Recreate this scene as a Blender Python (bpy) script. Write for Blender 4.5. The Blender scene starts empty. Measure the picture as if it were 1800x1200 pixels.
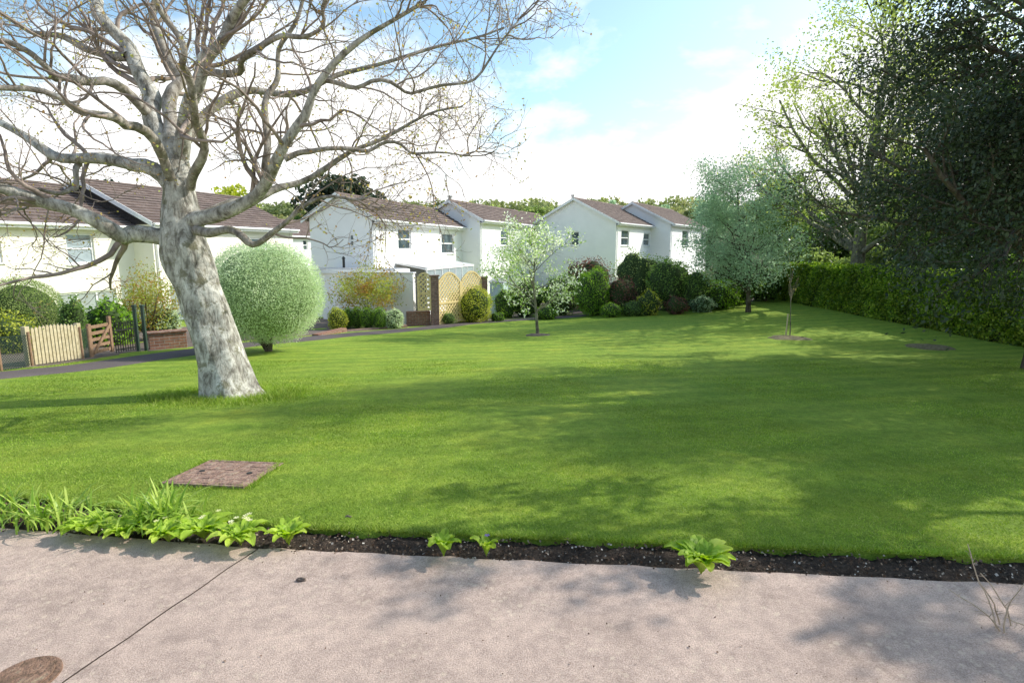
import bpy, math, random
import numpy as np
from mathutils import Vector
random.seed(4); rg=np.random.default_rng(7)
S=bpy.context.scene; COL=S.collection
CAMZ=1.75; PITCH=math.radians(9.4)
SUN_EL=math.radians(37); SUN_AZ=math.radians(68)

# ---------------------------------------------------------------- terrain
def ss(a,b,x):
    t=np.clip((np.asarray(x,float)-a)/(b-a),0,1); return t*t*(3-2*t)
def sp(t,w=.7): return (t+np.sqrt(t*t+w*w))/2
def gz(x,y):
    x=np.asarray(x,float); y=np.asarray(y,float)
    d1=.08*(sp(y-3.7)-sp(y-14)); sl=.062*(1-ss(-2,14,x))
    d2=sl*(sp(y-14)-sp(y-28))
    hill=12.3*ss(75,185,y)
    return -(d1+d2)+hill
def ray(px,py):
    u=(px-900)/1000; v=(600-py)/1000; c,s=math.cos(PITCH),math.sin(PITCH)
    return np.array([u, c+v*s, -s+v*c])
CAM=np.array([0,0,CAMZ])
def P(px,py,Y):
    r=ray(px,py); return CAM+r*(Y/r[1])
def gnd(px,py):
    r=ray(px,py); t=.5
    while t<160:
        q=CAM+r*t
        if q[2]<gz(q[0],q[1]): break
        t+=.1
    a,b=t-.1,t
    for _ in range(20):
        m=(a+b)/2; q=CAM+r*m
        if q[2]<gz(q[0],q[1]): b=m
        else: a=m
    q=CAM+r*b; q[2]=gz(q[0],q[1]); return q,b

# ---------------------------------------------------------------- object helpers
def tag(o,label=None,cat=None,group=None,kind=None):
    if label: o['label']=label
    if cat: o['category']=cat
    if group: o['group']=group
    if kind: o['kind']=kind
    return o
def empty(name,loc,rz=0,label=None,cat=None,group=None):
    o=bpy.data.objects.new(name,None); COL.objects.link(o); o.empty_display_size=.2
    o.location=[float(v) for v in loc]; o.rotation_euler=(0,0,rz); return tag(o,label,cat,group)
def mesh_np(name,V,F,mat,parent=None,rnd=None,smooth=False,world=True,mi=None):
    V=np.asarray(V,float)
    if parent is not None and world: V=V-np.array(parent.location)
    me=bpy.data.meshes.new(name); F=np.asarray(F,np.int32); m,k=F.shape
    me.vertices.add(len(V)); me.vertices.foreach_set('co',V.astype(np.float32).ravel())
    me.loops.add(m*k); me.loops.foreach_set('vertex_index',F.ravel())
    me.polygons.add(m); me.polygons.foreach_set('loop_start',(np.arange(m)*k).astype(np.int32))
    if rnd is not None:
        at=me.attributes.new('rnd','FLOAT','FACE'); at.data.foreach_set('value',np.asarray(rnd,np.float32))
    me.materials.append(mat)
    if smooth: me.polygons.foreach_set('use_smooth',np.ones(m,bool))
    me.update(calc_edges=True); me.validate()
    o=bpy.data.objects.new(name,me); COL.objects.link(o)
    if parent is not None: o.parent=parent
    return o
class MB:
    def __init__(s): s.v=[]; s.f=[]
    def add(s,v,f):
        n=len(s.v); s.v+= [tuple(map(float,q)) for q in v]; s.f+=[tuple(i+n for i in q) for q in f]
    def box(s,x0,x1,y0,y1,z0,z1):
        s.add([(x0,y0,z0),(x1,y0,z0),(x1,y1,z0),(x0,y1,z0),(x0,y0,z1),(x1,y0,z1),(x1,y1,z1),(x0,y1,z1)],
              [(0,3,2,1),(4,5,6,7),(0,1,5,4),(1,2,6,5),(2,3,7,6),(3,0,4,7)])
    def beam(s,p,q,w,h,up=(0,0,1)):
        p=np.array(p,float); q=np.array(q,float); d=q-p; d/=np.linalg.norm(d)
        a=np.cross(d,up)
        if np.linalg.norm(a)<1e-4: a=np.cross(d,(1,0,0))
        a/=np.linalg.norm(a); b=np.cross(a,d)
        o=[-a*w/2-b*h/2, a*w/2-b*h/2, a*w/2+b*h/2, -a*w/2+b*h/2]
        s.add([p+k for k in o]+[q+k for k in o],[(0,3,2,1),(4,5,6,7),(0,1,5,4),(1,2,6,5),(2,3,7,6),(3,0,4,7)])
    def cyl(s,p,q,r0,r1=None,k=10):
        r1=r0 if r1 is None else r1
        p=np.array(p,float); q=np.array(q,float); d=q-p; d/=np.linalg.norm(d)
        a=np.cross(d,(0,0,1) if abs(d[2])<.9 else (1,0,0)); a/=np.linalg.norm(a); b=np.cross(d,a)
        an=[2*math.pi*i/k for i in range(k)]
        v=[p+r0*(math.cos(t)*a+math.sin(t)*b) for t in an]+[q+r1*(math.cos(t)*a+math.sin(t)*b) for t in an]
        f=[(i,(i+1)%k,k+(i+1)%k,k+i) for i in range(k)]+[tuple(range(k))[::-1],tuple(range(k,2*k))]
        s.add(v,f)
    def extr(s,prof,x0,x1):
        n=len(prof); s.add([(x0,a,b) for a,b in prof]+[(x1,a,b) for a,b in prof],
            [(i,(i+1)%n,n+(i+1)%n,n+i) for i in range(n)]+[tuple(range(n))[::-1],tuple(range(n,2*n))])
    def build(s,name,mat,parent=None,world=False,bevel=0):
        v=s.v
        if parent is not None and world:
            L=parent.location; v=[(a-L[0],b-L[1],c-L[2]) for a,b,c in v]
        me=bpy.data.meshes.new(name); me.from_pydata(v,[],s.f); me.materials.append(mat); me.update()
        o=bpy.data.objects.new(name,me); COL.objects.link(o)
        if parent is not None: o.parent=parent
        if bevel:
            m=o.modifiers.new('bevel','BEVEL'); m.width=bevel; m.segments=2
        return o

# ---------------------------------------------------------------- materials
def newmat(name):
    m=bpy.data.materials.new(name); m.use_nodes=True; nt=m.node_tree
    return m,nt,nt.nodes['Principled BSDF'],nt.nodes['Material Output']
def ramp(nt,stops):
    r=nt.nodes.new('ShaderNodeValToRGB'); e=r.color_ramp.elements
    while len(e)<len(stops): e.new(.5)
    for i,(p,c) in enumerate(stops): e[i].position=p; e[i].color=(*c,1)
    return r
def noise(nt,vec,scale,detail=5,rough=.6,dist=0):
    n=nt.nodes.new('ShaderNodeTexNoise'); n.inputs['Scale'].default_value=scale; n.inputs['Detail'].default_value=detail
    n.inputs['Roughness'].default_value=rough; n.inputs['Distortion'].default_value=dist
    if vec is not None: nt.links.new(vec,n.inputs['Vector'])
    return n
def mix(nt,f,a,b,mode='MIX'):
    m=nt.nodes.new('ShaderNodeMix'); m.data_type='RGBA'; m.blend_type=mode
    for s,v in ((m.inputs[0],f),(m.inputs[6],a),(m.inputs[7],b)):
        if hasattr(v,'is_linked') or hasattr(v,'links'): nt.links.new(v,s)
        else: s.default_value=v if not isinstance(v,tuple) else (*v,1)
    return m.outputs[2]
def nmat(name,stops,scale,rough=.8,bump=0,bscale=None,detail=6,big=None,dist=0,spec=.3,bd=.02):
    m,nt,b,out=newmat(name); tc=nt.nodes.new('ShaderNodeTexCoord').outputs['Object']
    n=noise(nt,tc,scale,detail,.65,dist); r=ramp(nt,stops); nt.links.new(n.outputs[0],r.inputs[0]); c=r.outputs[0]
    if big:
        n2=noise(nt,tc,big[0],3); r2=ramp(nt,[(.3,(big[1],)*3),(.7,(1,1,1))]); nt.links.new(n2.outputs[0],r2.inputs[0])
        c=mix(nt,1.0,c,r2.outputs[0],'MULTIPLY')
    nt.links.new(c,b.inputs['Base Color']); b.inputs['Roughness'].default_value=rough
    b.inputs['Specular IOR Level'].default_value=spec
    if bump:
        n3=noise(nt,tc,bscale or scale*3,5); bp=nt.nodes.new('ShaderNodeBump'); bp.inputs['Strength'].default_value=bump
        bp.inputs['Distance'].default_value=bd; nt.links.new(n3.outputs[0],bp.inputs['Height']); nt.links.new(bp.outputs[0],b.inputs['Normal'])
    return m
def flat(name,c,rough=.5,metal=0,spec=.5):
    lo=tuple(v*.88 for v in c); hi=tuple(min(1,v*1.06) for v in c)
    m=nmat(name,[(.35,lo),(.65,hi)],4,rough,.05,30,spec=spec); m.node_tree.nodes['Principled BSDF'].inputs['Metallic'].default_value=metal; return m
def leafmat(name,cs,transl=.35,rough=.55,big=None,gain=1.0):
    cs=[tuple(min(.9,v*gain) for v in c) for c in cs]
    m,nt,b,out=newmat(name); a=nt.nodes.new('ShaderNodeAttribute'); a.attribute_name='rnd'
    n=len(cs); r=ramp(nt,[(i/(n-1),c) for i,c in enumerate(cs)]); nt.links.new(a.outputs['Fac'],r.inputs[0]); c=r.outputs[0]
    if big:
        tc=nt.nodes.new('ShaderNodeTexCoord').outputs['Object']
        n2=noise(nt,tc,big[0],3); r2=ramp(nt,[(.35,(big[1],)*3),(.65,(1.25,)*3)]); nt.links.new(n2.outputs[0],r2.inputs[0])
        c=mix(nt,1.0,c,r2.outputs[0],'MULTIPLY')
    nt.links.new(c,b.inputs['Base Color']); b.inputs['Roughness'].default_value=rough; b.inputs['Specular IOR Level'].default_value=.3
    t=nt.nodes.new('ShaderNodeBsdfTranslucent')
    hs=nt.nodes.new('ShaderNodeHueSaturation'); hs.inputs['Saturation'].default_value=1.1; hs.inputs['Value'].default_value=1.5
    nt.links.new(c,hs.inputs['Color']); nt.links.new(hs.outputs[0],t.inputs['Color'])
    ms=nt.nodes.new('ShaderNodeMixShader'); ms.inputs[0].default_value=transl
    nt.links.new(b.outputs[0],ms.inputs[1]); nt.links.new(t.outputs[0],ms.inputs[2]); nt.links.new(ms.outputs[0],out.inputs[0])
    return m

def lawn_mat():
    m,nt,b,out=newmat('lawn'); tc=nt.nodes.new('ShaderNodeTexCoord').outputs['Object']
    n=noise(nt,tc,70,6,.75); r=ramp(nt,[(.3,(.12,.19,.02)),(.5,(.25,.355,.045)),(.72,(.39,.47,.085))]); nt.links.new(n.outputs[0],r.inputs[0])
    n2=noise(nt,tc,1.3,6,.7); r2=ramp(nt,[(.3,(.7,.83,.7)),(.52,(1,1,1)),(.72,(1.3,1.12,1.0))]); nt.links.new(n2.outputs[0],r2.inputs[0])
    c=mix(nt,1.0,r.outputs[0],r2.outputs[0],'MULTIPLY')
    n4=noise(nt,tc,9,6,.75); r4=ramp(nt,[(.35,(.74,.77,.74)),(.65,(1.2,1.18,1.1))]); nt.links.new(n4.outputs[0],r4.inputs[0])
    c=mix(nt,1.0,c,r4.outputs[0],'MULTIPLY')
    mp=nt.nodes.new('ShaderNodeMapping'); mp.inputs['Rotation'].default_value=(0,0,math.radians(-14)); nt.links.new(tc,mp.inputs[0])
    w=nt.nodes.new('ShaderNodeTexWave'); w.bands_direction='Y'; w.inputs['Scale'].default_value=.5; w.inputs['Distortion'].default_value=1.6; w.inputs['Detail'].default_value=4; w.inputs['Detail Scale'].default_value=2
    nt.links.new(mp.outputs[0],w.inputs[0]); r3=ramp(nt,[(.25,(.88,.91,.88)),(.75,(1.07,1.05,1.05))]); nt.links.new(w.outputs[0],r3.inputs[0])
    c=mix(nt,1.0,c,r3.outputs[0],'MULTIPLY')
    nt.links.new(c,b.inputs['Base Color']); b.inputs['Roughness'].default_value=.85; b.inputs['Specular IOR Level'].default_value=.15
    n3=noise(nt,tc,55,6,.8); bp=nt.nodes.new('ShaderNodeBump'); bp.inputs['Strength'].default_value=.8; bp.inputs['Distance'].default_value=.03
    nt.links.new(n3.outputs[0],bp.inputs['Height']); nt.links.new(bp.outputs[0],b.inputs['Normal'])
    return m
def concrete_mat():
    m,nt,b,out=newmat('pinkish concrete'); tc=nt.nodes.new('ShaderNodeTexCoord').outputs['Object']
    n=noise(nt,tc,150,5,.8); r=ramp(nt,[(.3,(.29,.21,.17)),(.5,(.57,.445,.375)),(.7,(.78,.64,.55))]); nt.links.new(n.outputs[0],r.inputs[0])
    n2=noise(nt,tc,1.6,9,.75); r2=ramp(nt,[(.3,(.68,.66,.65)),(.48,(.9,.88,.88)),(.65,(1.06,1.04,1.03))]); nt.links.new(n2.outputs[0],r2.inputs[0])
    c=mix(nt,1.0,r.outputs[0],r2.outputs[0],'MULTIPLY')
    nm=noise(nt,tc,14,6,.75); rm=ramp(nt,[(.38,(.83,.82,.82)),(.6,(1.06,1.05,1.04))]); nt.links.new(nm.outputs[0],rm.inputs[0]); c=mix(nt,1.0,c,rm.outputs[0],'MULTIPLY')
    v=nt.nodes.new('ShaderNodeTexVoronoi'); v.inputs['Scale'].default_value=26; nt.links.new(tc,v.inputs[0])
    rv=ramp(nt,[(.0,(1,1,1)),(.3,(.7,.7,.7)),(.42,(0,0,0))]); nt.links.new(v.outputs['Distance'],rv.inputs[0])
    n5=noise(nt,tc,2.5,5); r5=ramp(nt,[(.46,(0,0,0)),(.6,(.6,)*3)]); nt.links.new(n5.outputs[0],r5.inputs[0])
    n6=noise(nt,tc,30,5); r6=ramp(nt,[(.42,(0,0,0)),(.58,(1,)*3)]); nt.links.new(n6.outputs[0],r6.inputs[0])
    f=mix(nt,1.0,rv.outputs[0],r5.outputs[0],'MULTIPLY'); f=mix(nt,1.0,f,r6.outputs[0],'MULTIPLY')
    c=mix(nt,f,c,(.72,.6,.46))
    nt.links.new(c,b.inputs['Base Color']); b.inputs['Roughness'].default_value=.9; b.inputs['Specular IOR Level'].default_value=.2
    n3=noise(nt,tc,130,5,.8); bp=nt.nodes.new('ShaderNodeBump'); bp.inputs['Strength'].default_value=.8; bp.inputs['Distance'].default_value=.008
    nt.links.new(n3.outputs[0],bp.inputs['Height']); nt.links.new(bp.outputs[0],b.inputs['Normal'])
    return m
def brick_mat(name,c1,c2,mortar,scale=1,bw=.22,rh=.075,axis='wall'):
    m,nt,b,out=newmat(name); tc=nt.nodes.new('ShaderNodeTexCoord').outputs['Object']
    sx=nt.nodes.new('ShaderNodeSeparateXYZ'); nt.links.new(tc,sx.inputs[0]); cb=nt.nodes.new('ShaderNodeCombineXYZ')
    if axis=='wall':
        ad=nt.nodes.new('ShaderNodeMath'); ad.operation='ADD'; nt.links.new(sx.outputs[0],ad.inputs[0]); nt.links.new(sx.outputs[1],ad.inputs[1])
        nt.links.new(ad.outputs[0],cb.inputs[0]); nt.links.new(sx.outputs[2],cb.inputs[1])
    else:
        nt.links.new(sx.outputs[0],cb.inputs[0]); nt.links.new(sx.outputs[1],cb.inputs[1])
    t=nt.nodes.new('ShaderNodeTexBrick'); nt.links.new(cb.outputs[0],t.inputs[0])
    t.inputs['Color1'].default_value=(*c1,1); t.inputs['Color2'].default_value=(*c2,1); t.inputs['Mortar'].default_value=(*mortar,1)
    t.inputs['Scale'].default_value=scale; t.inputs['Brick Width'].default_value=bw; t.inputs['Row Height'].default_value=rh; t.inputs['Mortar Size'].default_value=.008
    n=noise(nt,tc,12,5); r=ramp(nt,[(.3,(.6,.6,.6)),(.7,(1.2,1.2,1.2))]); nt.links.new(n.outputs[0],r.inputs[0])
    c=mix(nt,1.0,t.outputs[0],r.outputs[0],'MULTIPLY'); nt.links.new(c,b.inputs['Base Color']); b.inputs['Roughness'].default_value=.9
    bp=nt.nodes.new('ShaderNodeBump'); bp.inputs['Strength'].default_value=.5; bp.inputs['Distance'].default_value=.01; bp.invert=True
    nt.links.new(t.outputs['Fac'],bp.inputs['Height']); nt.links.new(bp.outputs[0],b.inputs['Normal'])
    return m
def bark_mat(name,stops,scale,bump=.7,moss=None,zs=.35):
    m,nt,b,out=newmat(name); tc=nt.nodes.new('ShaderNodeTexCoord').outputs['Object']
    mp=nt.nodes.new('ShaderNodeMapping'); mp.inputs['Scale'].default_value=(1,1,zs); nt.links.new(tc,mp.inputs[0])
    n=noise(nt,mp.outputs[0],scale,8,.72,.4); r=ramp(nt,stops); nt.links.new(n.outputs[0],r.inputs[0]); c=r.outputs[0]
    n2=noise(nt,tc,scale*.35,5,.7); r2=ramp(nt,[(.35,(.55,.53,.49)),(.58,(1.08,1.08,1.05))]); nt.links.new(n2.outputs[0],r2.inputs[0])
    c=mix(nt,1.0,c,r2.outputs[0],'MULTIPLY')
    if moss:
        n4=noise(nt,tc,3.6,7,.75); r4=ramp(nt,[(.54,(0,0,0)),(.61,(.8,)*3)]); nt.links.new(n4.outputs[0],r4.inputs[0])
        c=mix(nt,r4.outputs[0],c,moss)
    nt.links.new(c,b.inputs['Base Color']); b.inputs['Roughness'].default_value=.95; b.inputs['Specular IOR Level'].default_value=.15
    bp=nt.nodes.new('ShaderNodeBump'); bp.inputs['Strength'].default_value=bump; bp.inputs['Distance'].default_value=.03
    nt.links.new(n.outputs[0],bp.inputs['Height']); nt.links.new(bp.outputs[0],b.inputs['Normal'])
    return m

M={}
M['lawn']=lawn_mat(); M['concrete']=concrete_mat()
M['ground']=nmat('rough ground',[(.3,(.03,.05,.012)),(.55,(.06,.09,.02)),(.75,(.09,.12,.03))],6,.95,.6,20,big=(.4,.5))
M['soil']=nmat('dark soil',[(.3,(.02,.014,.011)),(.55,(.06,.042,.03)),(.78,(.16,.12,.09))],45,.97,.9,60,bd=.03)
M['earth']=nmat('dry mossy earth',[(.3,(.08,.1,.03)),(.5,(.19,.16,.09)),(.75,(.32,.26,.18))],18,.97,.9,40,bd=.03)
M['asphalt']=nmat('footpath asphalt',[(.3,(.09,.073,.07)),(.7,(.19,.155,.15))],60,.9,.5,90,big=(.8,.7))
M['drive']=nmat('garden paving',[(.3,(.12,.09,.072)),(.7,(.24,.19,.16))],8,.9,.3,30,big=(.6,.6))
M['render']=nmat('white render',[(.3,(.87,.865,.86)),(.7,(.93,.925,.92))],1.2,.9,.15,40,detail=8)
M['cream']=nmat('cream render',[(.3,(.82,.78,.68)),(.7,(.88,.84,.75))],1.0,.9,.15,40,detail=8)
M['white']=flat('white paint',(.86,.86,.86),.4)
M['tile']=brick_mat('brown roof tiles',(.14,.1,.086),(.22,.165,.143),(.055,.043,.038),1,.3,.27,'flat')
M['gableshade']=brick_mat('painted gable shade',(.03,.024,.022),(.05,.04,.036),(.01,.01,.01),1,.2,.12)  # gable shade put into the colour, drawn in tile courses
M['brick']=brick_mat('red brown brick',(.26,.12,.08),(.36,.18,.12),(.32,.28,.25))
M['brickd']=brick_mat('brown brick',(.24,.13,.1),(.34,.2,.15),(.3,.26,.23))
m,nt,b,out=newmat('window glass'); b.inputs['Roughness'].default_value=.04
tc=nt.nodes.new('ShaderNodeTexCoord').outputs['Object']; n=noise(nt,tc,1.2,2); r=ramp(nt,[(.4,(.03,.05,.06)),(.6,(.1,.14,.16))]); nt.links.new(n.outputs[0],r.inputs[0]); nt.links.new(r.outputs[0],b.inputs['Base Color'])
b.inputs['Specular IOR Level'].default_value=.9; M['glass']=m
M['glasslight']=flat('glass with painted pale reflection',(.35,.41,.44),.08)  # whitish reflection is put into the base colour
M['roofsheet']=flat('pale lean to roofing',(.66,.67,.69),.35)
M['curtain']=flat('net curtain',(.34,.38,.37),.9)
M['bark_beech']=bark_mat('pale beech bark',[(.3,(.08,.075,.062)),(.42,(.28,.265,.235)),(.52,(.54,.525,.48)),(.68,(.77,.76,.72))],11,1.0,(.17,.16,.09))
M['bark_limb']=bark_mat('grey branch bark',[(.3,(.1,.087,.072)),(.47,(.31,.28,.245)),(.68,(.58,.55,.5))],12,.6,(.18,.165,.1))
M['twig']=nmat('twig bark',[(.35,(.17,.135,.11)),(.65,(.42,.34,.29))],5,.85)
M['bark']=bark_mat('brown bark',[(.3,(.04,.033,.025)),(.5,(.12,.1,.075)),(.7,(.22,.2,.16))],10,.8,(.07,.08,.03))
M['barkg']=bark_mat('greenish bark',[(.3,(.1,.1,.07)),(.5,(.22,.21,.16)),(.7,(.36,.35,.28))],10,.8,(.16,.17,.06))
M['wood']=nmat('pale weathered timber',[(.3,(.4,.34,.2)),(.7,(.62,.54,.37))],14,.8,.3,40)
M['wooddk']=nmat('brown timber',[(.3,(.2,.12,.07)),(.7,(.36,.23,.15))],14,.8,.3,40)
M['lattice']=nmat('golden timber',[(.3,(.66,.5,.22)),(.7,(.84,.68,.36))],14,.7,.3,40)
M['iron']=flat('black iron',(.02,.02,.02),.5)
M['greenpost']=flat('dark green paint',(.03,.06,.04),.5)
M['steel']=flat('steel flue',(.5,.5,.5),.3,.8)
M['rust']=nmat('rusty cast iron',[(.3,(.17,.11,.085)),(.5,(.34,.215,.165)),(.62,(.42,.3,.23)),(.8,(.33,.33,.17))],18,.9,.9,50,bd=.03)
M['iron_br']=nmat('brown worn iron',[(.35,(.13,.085,.055)),(.55,(.27,.16,.11)),(.75,(.36,.3,.2))],20,.9,.9,50)
M['lead']=flat('grey flat roof',(.4,.41,.43),.7)
M['blue']=flat('pale blue green paint',(.45,.58,.57),.6)
G={}
G['grass']=leafmat('grass blades',[(.12,.215,.022),(.235,.355,.04),(.37,.46,.078),(.5,.5,.2)],.3,big=(1.4,.75))
G['bud']=leafmat('spring buds',[(.42,.24,.1),(.52,.42,.12),(.5,.56,.16)],.4)
G['dark']=leafmat('evergreen leaves',[(.02,.036,.018),(.045,.07,.032),(.1,.135,.065)],.2,.4)
G['lime']=leafmat('pale young leaves',[(.22,.28,.07),(.36,.44,.11),(.54,.6,.19)],.5)
G['mid']=leafmat('mid green leaves',[(.07,.13,.028),(.13,.22,.045),(.25,.35,.09)],.4,gain=1.2)
G['bluegreen']=leafmat('grey green leaves',[(.22,.32,.19),(.35,.48,.3),(.52,.64,.43)],.5)
G['silver']=leafmat('silvery variegated leaves',[(.38,.49,.25),(.54,.65,.39),(.74,.8,.6)],.4)
G['blossom']=leafmat('blossom and leaves',[(.26,.4,.08),(.42,.57,.16),(.84,.87,.7),(.9,.9,.84)],.45)
G['yellow']=leafmat('yellow green leaves',[(.24,.3,.03),(.46,.5,.06),(.64,.64,.14)],.35)
G['acer']=leafmat('bronze green leaves',[(.38,.16,.06),(.36,.27,.06),(.33,.4,.08),(.46,.5,.12)],.4)
G['purple']=leafmat('purple leaves',[(.08,.035,.035),(.18,.07,.06),(.3,.17,.1)],.3)
G['bright']=leafmat('bright green leaves',[(.1,.21,.02),(.21,.38,.04),(.36,.54,.08)],.4)
G['hedge']=leafmat('laurel hedge leaves',[(.06,.12,.012),(.16,.27,.027),(.42,.52,.08)],.42,.4,big=(1.0,.75),gain=1.1)
G['olive']=leafmat('olive green leaves',[(.16,.23,.06),(.28,.37,.1),(.46,.54,.2)],.35)
G['primrose']=leafmat('primrose leaves',[(.24,.38,.035),(.4,.57,.06),(.6,.72,.13)],.4,.5)
G['daff']=leafmat('daffodil leaves',[(.16,.29,.035),(.32,.47,.07),(.54,.64,.15)],.35,.4)
G['petal']=leafmat('pale yellow petals',[(.8,.75,.4),(.85,.82,.55)],.3)
G['violet']=leafmat('violet petals',[(.15,.08,.4),(.25,.15,.5)],.3)
G['litter']=leafmat('chips and dry leaves',[(.06,.035,.02),(.16,.1,.065),(.3,.24,.18),(.6,.55,.48)],.1,.8)
G['straw']=leafmat('dry stems',[(.45,.36,.26),(.6,.5,.38)],.2,.8)
G['wood']=leafmat('distant wood leaves',[(.1,.13,.05),(.19,.24,.09),(.34,.38,.14),(.46,.44,.19)],.3,big=(.08,.65))
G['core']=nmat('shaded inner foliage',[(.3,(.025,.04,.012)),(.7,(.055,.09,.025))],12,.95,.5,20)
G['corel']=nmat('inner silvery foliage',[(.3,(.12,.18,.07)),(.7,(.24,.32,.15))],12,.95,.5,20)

# ---------------------------------------------------------------- geometry generators
def unit(v): return v/np.maximum(np.linalg.norm(v,axis=-1,keepdims=True),1e-9)
def leaves(C,size,rnd=None,w=.32,nrm=None,nw=.0,droop=0):
    n=len(C); a=unit(rg.normal(size=(n,3))+np.array([0,0,-droop])); b=rg.normal(size=(n,3))
    if nrm is not None:
        N=unit(nrm*nw+rg.normal(size=(n,3))*(1-nw)); a=unit(np.cross(N,b)); b=np.cross(N,a)
    else: b=unit(np.cross(a,b))
    s=(size*rg.uniform(.6,1.3,n))[:,None]
    V=np.stack([C-a*s*.5,C+b*s*w,C+a*s*.5,C-b*s*w],1).reshape(-1,3)
    F=np.arange(4*n).reshape(n,4)
    if rnd is None: rnd=rg.random(n)
    return V,F,rnd
def tubes(Pt,R,k):
    B,N,_=Pt.shape; T=unit(np.gradient(Pt,axis=1)); mt=T.mean(1)
    ref=np.eye(3)[np.argmin(np.abs(mt),axis=1)][:,None,:]
    A=unit(np.cross(T,ref)); Bv=np.cross(T,A); an=np.linspace(0,2*np.pi,k,endpoint=False)
    V=Pt[:,:,None]+R[:,:,None,None]*(np.cos(an)[:,None]*A[:,:,None]+np.sin(an)[:,None]*Bv[:,:,None])
    i=np.arange(B)[:,None,None]*N*k; j=np.arange(N-1)[None,:,None]*k; q=np.arange(k)[None,None]; q2=(q+1)%k
    F=np.stack([i+j+q,i+j+q2,i+j+k+q2,i+j+k+q],-1).reshape(-1,4)
    return V.reshape(-1,3),F
def cat(parts):
    Vs,Fs,o=[],[],0
    for V,F in parts: Vs.append(V); Fs.append(F+o); o+=len(V)
    return np.concatenate(Vs),np.concatenate(Fs)
def grow(P0,D0,L,R0,N,nz,trop,tip=.35):
    B=len(P0); pts=[P0]; d=unit(D0); st=(L/(N-1))[:,None]
    for i in range(N-1):
        d=unit(d+rg.normal(size=(B,3))*nz+np.array([0,0,trop])); pts.append(pts[-1]+d*st)
    return np.stack(pts,1), R0[:,None]*np.linspace(1,tip,N)[None]
def spawn(Pt,R,n,t0,t1,ang,L,N,nz,trop,rf=.55,rmin=.002,tip=.35,up=0):
    B,K,_=Pt.shape; t=np.sort(rg.uniform(t0,t1,(B,n)),1)*(K-1); i=np.minimum(t.astype(int),K-2); f=(t-i)[...,None]
    bi=np.arange(B)[:,None]; p=Pt[bi,i]*(1-f)+Pt[bi,i+1]*f; T=unit(Pt[bi,i+1]-Pt[bi,i])
    r=(R[bi,i]*(1-f[...,0])+R[bi,i+1]*f[...,0])
    perp=rg.normal(size=(B,n,3)); perp=unit(perp-(perp*T).sum(-1,keepdims=True)*T)
    an=ang*rg.uniform(.7,1.25,(B,n))[...,None]; d=np.cos(an)*T+np.sin(an)*perp+np.array([0,0,up])
    LL=rg.uniform(L[0],L[1],(B,n))*(1.15-.5*t/(K-1))
    return grow(p.reshape(-1,3),d.reshape(-1,3),LL.ravel(),np.maximum(r.ravel()*rf,rmin),N,nz,trop,tip)
def catmull(pts,n):
    pts=np.array(pts,float); m=len(pts); q=np.vstack([2*pts[0]-pts[1],pts,2*pts[-1]-pts[-2]])
    out=[]
    for s in np.linspace(0,m-1-1e-6,n):
        i=int(s); t=s-i; a,b,c,d=q[i:i+4]
        out.append(.5*((2*b)+(-a+c)*t+(2*a-5*b+4*c-d)*t*t+(-a+3*b-3*c+d)*t**3))
    return np.array(out)
def samp(Pt,m,jit):
    B,K,_=Pt.shape; t=rg.uniform(.1,1,(B,m))*(K-1); i=np.minimum(t.astype(int),K-2); f=(t-i)[...,None]; bi=np.arange(B)[:,None]
    p=Pt[bi,i]*(1-f)+Pt[bi,i+1]*f; return (p+rg.normal(size=p.shape)*jit).reshape(-1,3)

def tree(name,label,catg,base,H,tr,leafm,barkm,crown0=.3,spread=3,n=(10,7,6),nl=20,ls=.1,jit=.12,lean=(0,0),group=None,
         trop=.04,ang=1.0,wl=.32,droop=0,upl=.25,ntr=.05,fr=(.28,.5),gap=0):
    base=np.array(base,float); root=empty(name,base,0,label,catg,group)
    P0,R0=grow(base[None]+np.array([[0,0,-.1]]),np.array([[lean[0],lean[1],1.]]),np.array([H*.88]),np.array([tr]),14,ntr,.03,.25)
    R0[:,0]*=1.35; R0[:,1]*=1.08
    V,F=tubes(P0,R0,12); mesh_np('trunk',V,F,barkm,root,smooth=True)
    L1=spawn(P0,R0,n[0],crown0,1,ang,(spread*.65,spread*1.05),9,.13,trop,.5,.01,up=upl)
    L2=spawn(*L1,n[1],.25,1,.8,(spread*fr[0],spread*fr[1]),6,.16,trop*.6,.5,.006)
    L3=spawn(*L2,n[2],.2,1,.8,(spread*.12,spread*.24),4,.2,-droop*.3,.5,.003)
    V,F=cat([tubes(*L1,7),tubes(*L2,5),tubes(*L3,3)]); mesh_np('branches',V,F,barkm,root,smooth=True)
    nb=len(L3[0]); C=samp(L3[0],nl,jit); cl=np.repeat(rg.random(nb),nl)
    rnd=np.clip(.55*cl+.45*rg.random(len(C)),0,1)
    k=C[:,2]>gz(C[:,0],C[:,1])+.15
    if gap: k&=np.repeat(rg.random(len(L2[0]))>gap,n[2]*nl)
    V,F,rn=leaves(C[k],ls,rnd[k],wl,droop=droop); mesh_np('crown',V,F,leafm,root,rn)
    return root
def lump(D,ph,a):
    x,y,z=D.T
    return 1+a*(np.sin(4*x+ph)*np.cos(3*y+2*ph)+.7*np.sin(6*z+5*x+ph*3)+.5*np.sin(9*y-7*x+ph*1.7))
def ico(k=24,h=14):
    V=[];F=[]
    for i in range(h+1):
        th=math.pi*i/h
        for j in range(k): ph=2*math.pi*j/k; V.append((math.sin(th)*math.cos(ph),math.sin(th)*math.sin(ph),math.cos(th)))
    for i in range(h):
        for j in range(k): F.append((i*k+j,(i+1)*k+j,(i+1)*k+(j+1)%k,i*k+(j+1)%k))
    return np.array(V),np.array(F)
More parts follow.
